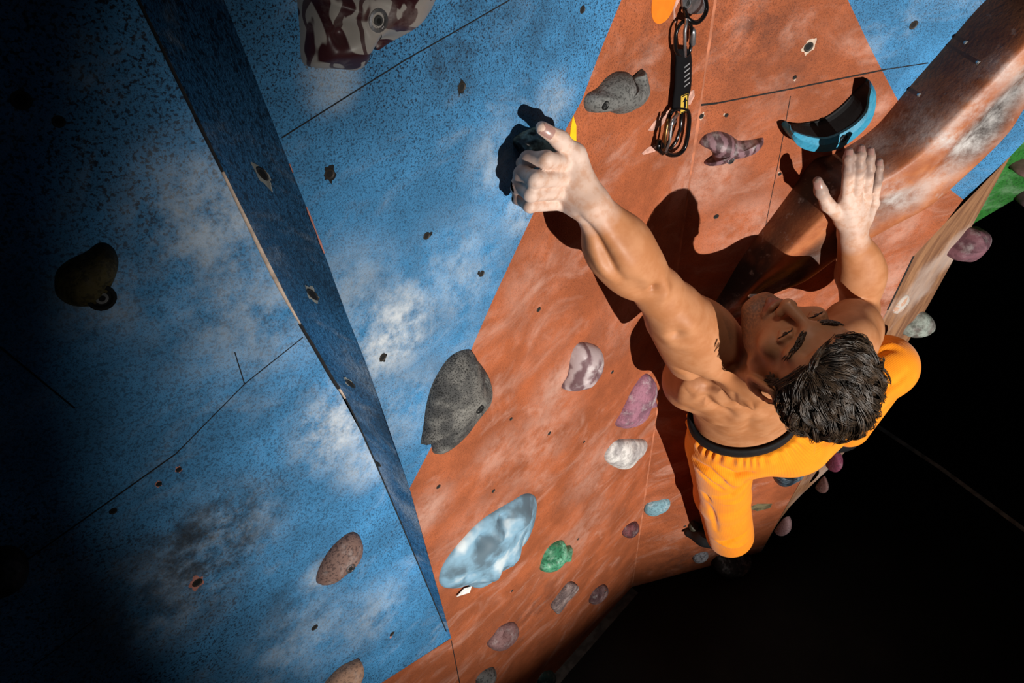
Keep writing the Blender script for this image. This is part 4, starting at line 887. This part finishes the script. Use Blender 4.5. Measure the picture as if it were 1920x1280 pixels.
nail(lth, .0122, unit(CAM - lth[3])); nail(rth, .0122, unit(CAM - rth[3] + HR * -.5))
m_eye = NT('eye_white'); m_eye = m_eye.out(C4(.55, .50, .46), .2, 0, .5); m_iris = plain('dark_iris', C4(.02, .013, .01), .15, spec=.6)
for s_ in (-1, 1):
    c0 = H(.032 * s_, -.002, .0735); g = unit(HF + HU * .12); sx = unit(np.cross(g, HU)); sy = np.cross(sx, g); r = .0122; V = []; FM = []; F = []
    for i in range(9):
        th = math.pi * .5 * i / 8
        for j in range(20): V.append(c0 + r * (math.cos(th) * g + math.sin(th) * (math.cos(j * math.pi / 10) * sx + math.sin(j * math.pi / 10) * sy)))
    for i in range(8):
        for j in range(20): F.append([i * 20 + j, (i + 1) * 20 + j, (i + 1) * 20 + (j + 1) % 20, i * 20 + (j + 1) % 20]); FM.append(1 if i < 3 else 0)
    mesh_obj('eye', V, F, [m_eye, m_iris], person, True, FM)

m_lash = plain('eyelash', C4(.006, .004, .003), .6)
m_hair = NT('dark_brown_hair'); _h = m_hair.noise(60, 3, .6); m_hair = m_hair.out(m_hair.mix(m_hair.mapr(_h, .35, .65), C4(.012, .007, .004), C4(.055, .032, .017)), .40, 0, .5)
def strand(mb, pts, r, n=5, fl=.6, up=None):
    k = len(pts); rad = [r * (0.75 + .25 * math.sin(math.pi * i / (k - 1))) * (1 - .85 * (i / (k - 1)) ** 2.5) for i in range(k)]
    mb.tube(pts, rad, n, 0, flat=((up if up is not None else HU), fl), cap=False)
for s_ in (-1, 1):
    mb = MB(); mb.tube([H(r_ * s_, u_, f_) for r_, u_, f_ in spline([np.array(q) for q in [(.017, -.005, .0865), (.024, .0022, .0895), (.032, .0032, .0905), (.040, .001, .0875), (.048, -.005, .0815)]], 16)], [.0004 + .0009 * math.sin(math.pi * k / 15) for k in range(16)], 6); mb.build('eyelashes', m_lash, person)
    mb = MB()
    for q in range(110):
        t = q / 109; b = H((.012 + .040 * t) * s_, .020 + .010 * math.sin(t * 2.4) - .004 * t + random.uniform(-.0048, .0048), .0935 - .030 * t ** 1.8)
        dr_ = unit(HR * s_ * (.8) + HU * random.uniform(.1, .7) * (1 - t) - HF * .25 * t)
        mb.tube([b - HF * .002, b + dr_ * .006 + HF * .0012, b + dr_ * .012 - HF * .001], [.0009, .0008, .0002], 4)
    mb.build('eyebrow', m_hair, person)

# --- hair: a dark cap and many locks combed back over it
def skull(d):                                     # ray-ellipsoid from the skull centre, in head axes
    return 1 / math.sqrt((d[0] / (.074 if d[0] < 0 else .069)) ** 2 + (d[1] / .089) ** 2 + (d[2] / .097) ** 2)
SC = np.array([0, .030, -.012])
def hp(d, lift): d = unit(d); q = SC + d * (skull(d) + lift); return H(*q)
def hairline(d):                                  # > 0 where hair grows (head axes: r, u, f)
    az = math.atan2(d[0], d[2])                   # 0 = front
    a = abs(az)
    lim = np.interp(a, [0, .45, .8, 1.05, 1.30, 1.75, 2.05, 2.3, 3.15], [.30, .29, .24, .06, -.14, .08, .0, -.40, -.62])
    return d[1] - lim
mb = MB(); N1, N2 = 44, 72; V = []; idx = {}
for i in range(N1):
    th = math.pi * (i + .0001) / (N1 - 1)
    for j in range(N2):
        az = 2 * math.pi * j / N2; d = np.array([math.sin(th) * math.sin(az), math.cos(th), math.sin(th) * math.cos(az)])
        V.append(hp(d,   .010 + .002 * math.sin(9 * az + 4 * th) * math.sin(5 * th) if hairline(d) > 0 else -.004))
F = []
for i in range(N1 - 1):
    for j in range(N2):
        az = 2 * math.pi * (j + .5) / N2; th = math.pi * (i + .5) / (N1 - 1); d = np.array([math.sin(th) * math.sin(az), math.cos(th), math.sin(th) * math.cos(az)])
        if hairline(d) > .09: F.append([i * N2 + j, (i + 1) * N2 + j, (i + 1) * N2 + (j + 1) % N2, i * N2 + (j + 1) % N2])
mb.add(V, F)
HAIR_V = []; HAIR_F = []; HAIR_N = [0]
m_cap = plain('hair_roots', C4(.008, .005, .0035), .95, spec=0.0)
def lock(path, nst, rad, r0, n=4, K_=13):
    """a lock: fine strands side by side that draw together towards the tip"""
    path = spline(path, K_); k = K_; t_ = np.gradient(path, axis=0); t_ /= np.linalg.norm(t_, axis=1)[:, None] + 1e-12
    out = path - H(*SC); out -= t_ * (out * t_).sum(1)[:, None]; out /= np.linalg.norm(out, axis=1)[:, None] + 1e-9; sd = np.cross(t_, out); tt = np.linspace(0, 1, k)
    a = RNG.uniform(-1, 1, (nst, 1)); b = RNG.uniform(-.35, .8, (nst, 1)); ph = RNG.uniform(0, 6.28, (nst, 1)); ln = RNG.uniform(.62, 1.0, (nst, 1))
    sh_ = ((.45 + .55 * np.sin(np.pi * np.minimum(1, tt * 1.25 + .15))) * rad * (1 - .55 * tt))[None]
    u = tt[None] * ln; ix = u * (k - 1); i0 = np.minimum(ix.astype(int), k - 2); fr = (ix - i0)[..., None]
    L_ = lambda A: A[i0] * (1 - fr) + A[i0 + 1] * fr
    P_ = L_(path) + L_(sd) * (a * sh_ + .0010 * np.sin(5 * u + ph))[..., None] + L_(out) * (b * sh_ * .7 + .0010 * np.sin(6 * u + 2 * ph))[..., None]
    r = r0 * RNG.uniform(.7, 1.3, (nst, 1)) * (1 - .9 * tt[None] ** 3)
    S1, S2 = L_(sd), L_(out); V = np.stack([P_ + r[..., None] * (math.cos(2 * math.pi * j / n) * S1 + math.sin(2 * math.pi * j / n) * S2) for j in range(n)], 2)
    base = HAIR_N[0] + (np.arange(nst)[:, None, None] * k + np.arange(k - 1)[None, :, None]) * n; j = np.arange(n)[None, None]; j2 = (j + 1) % n
    HAIR_F.append(np.stack([base + j, base + j2, base + n + j2, base + n + j], -1).reshape(-1, 4)); HAIR_V.append(V.reshape(-1, 3)); HAIR_N[0] += nst * k * n
RNG = np.random.default_rng(11); count = 0
while count < 700:
    d = unit(RNG.normal(size=3))
    if count > 540: az = RNG.uniform(-1.0, 1.1); d = unit([math.sin(az), np.interp(abs(az), [0, .8, 1.1], [.36, .33, .16]) + abs(RNG.normal()) * .12, math.cos(az)])
    if hairline(d) < .02 or (d[1] < .2 and RNG.random() < .35): continue
    count += 1
    top = np.clip(d[1], 0, 1); front = np.clip(d[2], 0, 1)
    # combed back off the brow, swinging to the wearer's right over the crown
    base = np.array([.10 + .55 * top * (.4 + front), -.15 - .5 * max(0, -d[1]), -1.0]) + RNG.normal(size=3) * .16 + np.array([.35 * math.sin(7 * d[1] + 5 * d[0]), .2 * math.sin(8 * d[0] + 2), 0])
    ln = RNG.uniform(.060, .100) * (1.0 + .25 * top); n = 9; dd = d.copy(); pts = []
    lift0 = RNG.uniform(.001, .014) * (.5 + .9 * top) * (1 - .6 * max(0, d[0])); curl = RNG.normal() * (.25 + .12 * front)
    for k in range(n):
        t = k / (n - 1); tg = base - dd * (base @ dd); tg = unit(tg); pp = np.cross(dd, tg)
        q = SC + unit(dd) * (skull(unit(dd)) + .007 + lift0 * math.sin(min(1, .25 + t) * math.pi * .95) + .003 * math.sin(t * 5 + count))
        pts.append(H(*q)); dd = unit(dd + (tg + pp * curl * math.sin(t * 3.2)) * ln / (n - 1) / .095)
    if any((q - HC) @ HU < .048 and (q - HC) @ HF > .055 for q in pts): continue      # keep the brow free
    lock(pts, 19, RNG.uniform(.004, .010), .00048)
for s_ in (-1, 1):                                   # sideburns
    for q in range(34):
        az = s_ * RNG.uniform(1.12, 1.36); y = RNG.uniform(-.42, .10); d = unit([math.sin(az), y, math.cos(az)]); p0 = hp(d, .001); dn = unit(-HU * RNG.uniform(.5, 1) - HF * RNG.uniform(.2, .8) + RNG.normal(size=3) * .15); o_ = unit(p0 - H(*SC)); L = RNG.uniform(.012, .024)
        lock([p0 + dn * L * t + o_ * .0035 * math.sin(t * 2.6) for t in np.linspace(0, 1, 5)], 12, .0035, .0004)
# unruly curls over the brow
for q in range(10):
    az = RNG.uniform(-.75, .95); d = unit([math.sin(az), .95 + .08 * RNG.normal(), math.cos(az) * .80]); p0 = hp(d, .004); o_ = unit(p0 - H(*SC)); s1 = unit(np.cross(o_, HU + .3 * RNG.normal(size=3))); s2 = np.cross(o_, s1)
    cr = RNG.uniform(.007, .013); sg = RNG.choice([-1, 1]); a0 = RNG.uniform(0, 6.28); tn = RNG.uniform(2.4, 4.2)
    pts = [p0 + o_ * (.006 + .012 * math.sin(t * 2.2)) + s1 * cr * (math.cos(a0 + sg * tn * t) - math.cos(a0)) + s2 * cr * (math.sin(a0 + sg * tn * t) - math.sin(a0)) - HF * .02 * t + HU * .012 * t for t in np.linspace(0, 1, 9)]
    lock(pts, 18, .005, .0004)
# locks hanging free from the back of the head
for q in range(40):
    px_, py_ = RNG.uniform(1465, 1600), 0; y0 = np.interp(px_, [1440, 1480, 1540, 1600, 1630], [735, 775, 790, 770, 720]); t0 = RNG.uniform(1.09, 1.17)
    p0 = W(px_, y0 + RNG.uniform(-18, 4), t0); L = RNG.uniform(.022, .052) * np.interp(px_, [1465, 1500, 1540, 1590, 1605], [.35, .5, 1.0, 1.0, .6]); dn = unit(ROT @ np.array([RNG.uniform(-.1, .45), -1, RNG.uniform(-.5, -.1)])); sd = unit(np.cross(dn, CAM - p0)); cu = RNG.normal() * .22
    pts = [p0 + dn * L * t + sd * cu * L * math.sin(t * 2.8) for t in np.linspace(0, 1, 8)]
    lock(pts, 18, RNG.uniform(.004, .007), .0004)
for c_ in ([(1488, 800), (1500, 812), (1520, 815), (1545, 806), (1560, 795)], [(1500, 798), (1512, 808), (1535, 808), (1552, 798)], [(1530, 812), (1548, 820), (1568, 815), (1580, 800)], [(1545, 800), (1560, 815), (1578, 812), (1588, 795)]):
    lock([W(x, y, 1.15) for x, y in spline(c_, 9)], 9, .0026, .00042)
cv = np.array(mb.v); HAIR_V.append(cv); HAIR_F.append(np.array(mb.f) + HAIR_N[0])
hair = mesh_obj('hair', np.concatenate(HAIR_V), np.concatenate(HAIR_F), [m_hair, m_cap], person, True, np.concatenate([np.zeros(sum(len(q) for q in HAIR_F[:-1])), np.ones(len(mb.f))]))

# --- corduroy trousers
lo_ = np.array([0.42, 0.62, 0.38]); hi_ = np.array([1.36, 1.10, 1.72])
Tn = Field(lo_, hi_, 0.004)
pel = J['pelvis']; wst = J['waist']
lh, lk, la, rh, rk, ra_ = (J[q] for q in ('lhip', 'lkn', 'lan', 'rhip', 'rkn', 'ran'))
T, Sx, Bk, TA = TP, SP, BP, TPA
Tn.ell(pel, TA, (.158, .125, .118), .03)
Tn.ell(wst - T * .075, TA, (.146, .085, .112), .04)
Tn.ell(pel - Sx * .075 + Bk * .030 - T * .03, TA, (.080, .085, .080), .03); Tn.ell(pel + Sx * .075 + Bk * .030 - T * .03, TA, (.080, .085, .080), .03)
Tn.cone(lh, lk, .098, .086, .05); Tn.cone(lk, la, .086, .086, .03); 
Tn.cone(rh, rk, .108, .082, .05); Tn.cone(rk, ra_, .076, .066, .02)
Tn.ell(rk + (rk - rh) * .02, np.eye(3), (.080, .080, .080), .03)
Tn.cut(wst - T * .048 + Bk * 0.0, T)
sh_ax = unit(la - lk)
Tn.cut(la + sh_ax * .012, sh_ax) if False else None
# open hem: everything below the ankle cut away, the leg hollowed upward
sl, X, Y, Z = Tn.box(Tn.lo, Tn.lo + Tn.h * Tn.n)
dpl = (X - la[0]) * sh_ax[0] + (Y - la[1]) * sh_ax[1] + (Z - la[2]) * sh_ax[2] - .02
near = (X < la[0] + .16) & (Z < lk[2])
Tn.F = np.where(near, np.maximum(Tn.F, dpl), Tn.F).astype(np.float32)
Tn.cone(la - sh_ax * .05, la + sh_ax * .08, .072, .080, .0, 's')
Tn.cone(wst - T * .085, wst + T * .05, .085, .085, .0, 's', None)
V, Q = Tn.mesh(3)
V = sculpt(V, Q, [
    ([(1345, 880), (1375, 897), (1405, 893)], .010, -.016), ([(1350, 895), (1380, 912), (1408, 908)], .016, .006),
    ([(1300, 868), (1325, 885), (1350, 905), (1375, 925)], .010, -.010), ([(1308, 890), (1330, 910), (1352, 925)], .010, -.010), ([(1306, 878), (1330, 898), (1352, 914)], .010, .006),
    ([(1345, 938), (1372, 936), (1398, 915), (1406, 905)], .013, -.011), ([(1360, 950), (1385, 945), (1405, 925)], .014, .006),
    ([(1325, 950), (1335, 975), (1342, 1000)], .010, -.008), ([(1318, 930), (1326, 945)], .010, -.007), ([(1350, 1022), (1378, 1018), (1402, 1003)], .012, -.010), ([(1340, 1018), (1372, 1030), (1402, 1022)], .014, .007),
    ([(1600, 785), (1630, 770), (1655, 752)], .011, -.015), ([(1610, 795), (1640, 775), (1668, 745)], .012, .007), ([(1620, 808), (1640, 792), (1655, 778)], .010, -.010), ([(1612, 772), (1650, 745), (1690, 715)], .008, -.005), ([(1600, 802), (1612, 812)], .010, -.010),
    ([(1542, 812), (1538, 835), (1533, 858)], .006, -.006), ([(1548, 830), (1575, 826), (1595, 815)], .009, -.008), ([(1640, 660), (1660, 650), (1685, 650)], .012, -.006), ([(1650, 645), (1672, 640), (1692, 648)], .010, .006), ([(1665, 735), (1690, 722), (1705, 700)], .010, -.006)])
# gathers under the waistband
tw = (V - (wst - T * .05)) @ T; ang = np.arctan2((V - wst) @ Sx, (V - wst) @ Bk)
g = np.exp(-((tw + .012) / .022) ** 2) * np.sin(ang * 34 + 2 * np.sin(ang * 7)) * .0035 * (np.linalg.norm(V - wst, axis=1) < .24)
rad = V - wst - np.outer((V - wst) @ T, T); rad /= np.linalg.norm(rad, axis=1)[:, None] + 1e-9; V = V + rad * g[:, None]
# rib coordinate: across the bone of each leg, across the seat for the pelvis
def ribs(a, b, ref):
    ax = unit(b - a); u = unit(ref - ax * (ref @ ax)); v = np.cross(ax, u); P_ = V - a; return np.arctan2(P_ @ v, P_ @ u), segdist(V, a, b)[0]
view = Bk
opts = [ribs(lh, lk, view), ribs(lk, la, view), ribs(rh, rk, view), ribs(rk, ra_, view)]
D_ = np.stack([o[1] for o in opts] + [np.linalg.norm((V - pel) / .9, axis=1) * .80], 1); best = D_.argmin(1)
rib = np.choose(best, [opts[0][0] * .09, opts[1][0] * .085, opts[2][0] * .095, opts[3][0] * .07, ang * .13])
cd = NT('orange_corduroy'); rv = cd.attr('rib'); st = cd.math('SINE', cd.math('MULTIPLY', rv, 2 * math.pi / .0050))
nz = cd.noise(9, 4, .6); fz = cd.noise(300, 2, .6)
c = cd.mix(cd.mapr(nz, .35, .65), C4(.84, .245, .004), C4(.90, .29, .006)); c = cd.mix(cd.math('MULTIPLY', cd.mapr(st, -.2, -1.0), .25), c, C4(.50, .12, .004))
cd.bump(cd.math('ADD', st, cd.math('MULTIPLY', fz, .5)), .10, .0010); cd.b.inputs['Sheen Weight'].default_value = .15
m_cord = cd.out(c, .8, 0, .15)
trs = mesh_obj('trousers', clear_wall(V), Q, m_cord, person, True, attrs={'rib': rib})

# --- black waistband
m_band = plain('black_elastic', C4(.008, .008, .009), .75, spec=.2)
mb = MB(); V = []; n = 96; prof = [(.000, -.062), (.006, -.058), (.007, -.035), (.005, -.010), (.001, -.004), (-.006, -.010)]
for t, hh in prof:
    for j in range(n):
        a = 2 * math.pi * j / n; V.append(wst + T * hh + Sx * math.sin(a) * (.136 + t) + Bk * math.cos(a) * (.100 + t))
k = len(prof); F = [[i * n + j, i * n + (j + 1) % n, (i + 1) % k * n + (j + 1) % n, (i + 1) % k * n + j] for i in range(k) for j in range(n)]
mb.add(V, F); mb.build('waistband', m_band, person)

# --- climbing shoes
m_shoe = plain('black_shoe_rubber', C4(.010, .010, .011), .5, spec=.35); m_strap = plain('grey_strap', C4(.10, .10, .11), .6)
def shoe(ank, toe, up):
    Fd = Field(np.minimum(ank, toe) - .1, np.maximum(ank, toe) + .1, .004); up = unit(up); d = unit(toe - ank); d = unit(d - up * (d @ up)); s = np.cross(d, up)
    heel = ank - up * .055 - d * .03; ball = heel + d * .12; tip = heel + d * .178 - up * .008
    Fd.cone(ank + up * .02, ank - up * .03, .036, .038, .02); Fd.cone(heel, ball, .030, .036, .03, 'u', (up, .75)); Fd.cone(ball, tip, .036, .020, .02, 'u', (up, .7)); Fd.cone(ank - up * .02 + d * .02, ball + up * .008, .036, .026, .03)
    V, Q = Fd.mesh(2); o = mesh_obj('shoe', clear_wall(V), Q, m_shoe, person)
    mb = MB(); c = ank - up * .028 + d * .035
    mb.tube([c + s * math.sin(a) * .040 + unit(up * .8 + d * .6) * math.cos(a) * .034 for a in np.linspace(-2.2, 2.2, 20)], .009, 8, 0, flat=(d, .5))
    mb.tube([ank + s * math.sin(a) * .040 + d * math.cos(a) * .040 + up * .012 for a in np.linspace(0, 2 * math.pi, 24, endpoint=False)], .005, 8, 0, closed=True)
    st_ = mesh_obj('strap', clear_wall(np.array(mb.v)), mb.f, m_strap, person, True); return o
sh1 = shoe(la + sh_ax * .045, la + sh_ax * .06 + np.array([-.08, .055, -.03]), ZUP)
sh2 = shoe(ra_ + unit(ra_ - rk) * .05, ra_ + np.array([-.14, .025, -.05]), ZUP)

# --- the hold gripped by the left hand
hk = stone('glassy_teal_block', C4(.012, .016, .018), C4(.004, .005, .005), 120, .3, .1, .25, .1, mott=C4(.22, .36, .38))
hold('climbing_hold', 'B', [(962, 262), (975, 250), (992, 242), (1012, 237), (1038, 252), (1060, 284), (1058, 330), (1040, 356), (1016, 354), (1004, 335), (992, 305), (968, 280)], .042, hk, 'dark glassy block hold gripped by the climber\'s left hand', power=5, edge=.45, apex=(1015, 310), comp=.3, flat=.4)
# --- foothold under the standing foot
hold('climbing_hold', 'C', [(1335, 1052), (1350, 1040), (1385, 1042), (1404, 1040), (1402, 1052), (1372, 1062), (1345, 1062)], .10, foot_m, 'black foothold under the climber\'s standing foot', edge=.3, comp=.8)

# ------------------------------------------------------------------ quickdraw on its bolt hanger
m_web = NT('black_webbing'); _w = m_web.noise(160, 2); m_web.bump(_w, .3, .001); m_web = m_web.out(C4(.006, .006, .007), .9, 0, .05)
m_al = plain('dark_anodised_alloy', C4(.035, .035, .038), .22, .9, .5, .2, 90, .03); m_gold = plain('worn_bronze_gate', C4(.22, .11, .04), .3, .9, .5, .3, 90, .05)
m_print = plain('grey_woven_print', C4(.22, .22, .23), .8); m_lab = plain('yellow_label', C4(.62, .40, .05), .7, var=.2)
hg = empty('bolt_hanger', PB(1298, 14), 'steel bolt hanger with its bolt at the top edge, above the quickdraw', 'bolt hanger')
mb = MB(); pl = [PB(*p) for p in [(1274, -25), (1300, -34), (1322, -18), (1324, 10), (1312, 24), (1292, 26), (1276, 16)]]
mb.prism(pl, NB, .002, .0045, 0); mb.build('plate', m_steel, hg, False)
mb = MB(); ring = [PB(x, y, .008 + .016 * max(0, math.sin((i) / 15 * math.pi))) for i, (x, y) in enumerate(spline([(1284, 18, 0)[:2], (1290, 36)[:2], (1308, 42)[:2], (1324, 22)[:2], (1322, -4)[:2]], 16))]
mb.tube(ring, .0036, 10, 0); mb.build('eye_loop', m_al, hg)
bolt_at(hg, PB(1290, 6, .0045), NB, .008, True)
qd = empty('quickdraw', PB(1280, 150), 'black quickdraw hanging on the orange wall with a yellow arrow label', 'quickdraw')
def qp(x, y, d): return PB(x, y, d)
def link(name, outline, d, r, mat, parent):
    mb = MB(); mb.tube([qp(x, y, d + (dz if True else 0)) for x, y, dz in spline([np.array(o if len(o) == 3 else o + (0,), float) for o in outline], 44, True)], r, 10, 0, closed=True); return mb.build(name, mat, parent)
ql = link('quick_link', [(1268, 60), (1275, 46), (1284, 40), (1294, 46), (1297, 60), (1296, 84), (1291, 100), (1280, 106), (1269, 98), (1266, 80)], .014, .0030, m_al, qd)
mb = MB(); mb.tube([qp(1298, 54, .014), qp(1299, 60, .014), qp(1298, 82, .014), qp(1297, 86, .014)], [.004, .0056, .0056, .004], 8); mb.build('sleeve', m_steel, ql)
mb = MB(); mb.tube([qp(1288, 34, .020), qp(1284, 60, .022), qp(1284, 92, .019), qp(1284, 106, .015)], .0028, 8); mb.build('gate_bar', m_steel, ql)
# webbing: a flat band with sewn edges
mb = MB(); cen = [(1278, 90), (1279, 110), (1280, 130), (1278, 160), (1274, 185), (1271, 205)]; Lw = [(1263, 92), (1266, 110), (1265, 130), (1264, 160), (1261, 185), (1259, 206)]; Rw = [(1295, 92), (1297, 110), (1297, 130), (1296, 162), (1291, 185), (1290, 212)]
L_ = spline(Lw, 26); R_ = spline(Rw, 26); V = []
for i in range(26):
    for j in range(9):
        s = j / 8; q = L_[i] + (R_[i] - L_[i]) * s; V.append(qp(q[0], q[1], .011 + .006 * math.sin(math.pi * s) ** .5))
    for j in range(9):
        s = 1 - j / 8; q = L_[i] + (R_[i] - L_[i]) * s; V.append(qp(q[0], q[1], .009))
F = [[i * 18 + j, i * 18 + (j + 1) % 18, (i + 1) * 18 + (j + 1) % 18, (i + 1) * 18 + j] for i in range(25) for j in range(18)] + [list(range(18)), list(range(25 * 18, 26 * 18))[::-1]]
mb.add(V, F); sl_ = mb.build('sling', m_web, qd); tag(sl_, 'black webbing sling')
mb = MB()
for y in (122, 131, 140, 149, 158): mb.prism([qp(1283, y + 3, .0168), qp(1293, y - 5, .0168), qp(1293, y - 2.5, .0168), qp(1283, y + 5.5, .0168)], NB, -.001, .0007, 0)
mb.build('woven_print', m_print, sl_, False)
mb = MB(); mb.prism([qp(*p, .0172) for p in [(1277, 180), (1290.5, 174), (1290, 207), (1276, 213)]], NB, -.001, .0004, 0)
lab = mb.build('label', m_lab, sl_, False)
mb = MB()
for q in [[(1278.5, 180.5), (1290, 175), (1290, 177), (1279, 182)], [(1277.3, 211), (1289.6, 205), (1289.8, 207), (1277.2, 212.6)], [(1288.6, 176.5), (1290.2, 175.8), (1289.8, 206), (1288.4, 206.6)]]: mb.prism([qp(*p, .0177) for p in q], NB, -.0004, .0002, 0)
mb.prism([qp(*p, .0177) for p in [(1284.8, 181.5), (1288.6, 189), (1286.3, 189.6), (1286.0, 201.5), (1282, 203), (1282.3, 191), (1280.2, 191.6)]], NB, -.0004, .0002, 0)
mb.build('arrow_mark', m_web, lab, False)
cb = link('carabiner', [(1262, 206), (1275, 202), (1288, 207), (1292, 222), (1290, 248), (1284, 276), (1272, 289), (1256, 290), (1246, 283), (1243, 272, .01), (1250, 240, .006), (1254, 220)], .014, .0042, m_al, qd)
mb = MB(); mb.tube([qp(1252, 222, .022), qp(1250, 235, .024), qp(1246, 262, .026), qp(1244, 280, .024)], [.003, .0042, .0042, .003], 8); mb.build('gate', m_gold, cb)
mb = MB(); mb.tube([qp(1266, 226, .026), qp(1258, 236, .028), qp(1256, 262, .028), qp(1248, 284, .024)], .0030, 8); mb.tube([qp(1270, 214, .022), qp(1260, 226, .026), qp(1258, 238, .028)], .0034, 8); mb.build('inner_wire', m_steel, cb)
mb = MB(); mb.tube([qp(1278, 212, .014), qp(1276, 240, .014), qp(1268, 264, .014), qp(1256, 280, .014)], .0034, 8); mb.build('spine', m_al, cb)
mb = MB(); mb.tube([qp(1236, 262, .014), qp(1233, 276, .014), qp(1242, 286, .014), qp(1250, 284, .014)], [.004, .0055, .005, .004], 8); mb.build('gate_nose', m_al, cb)
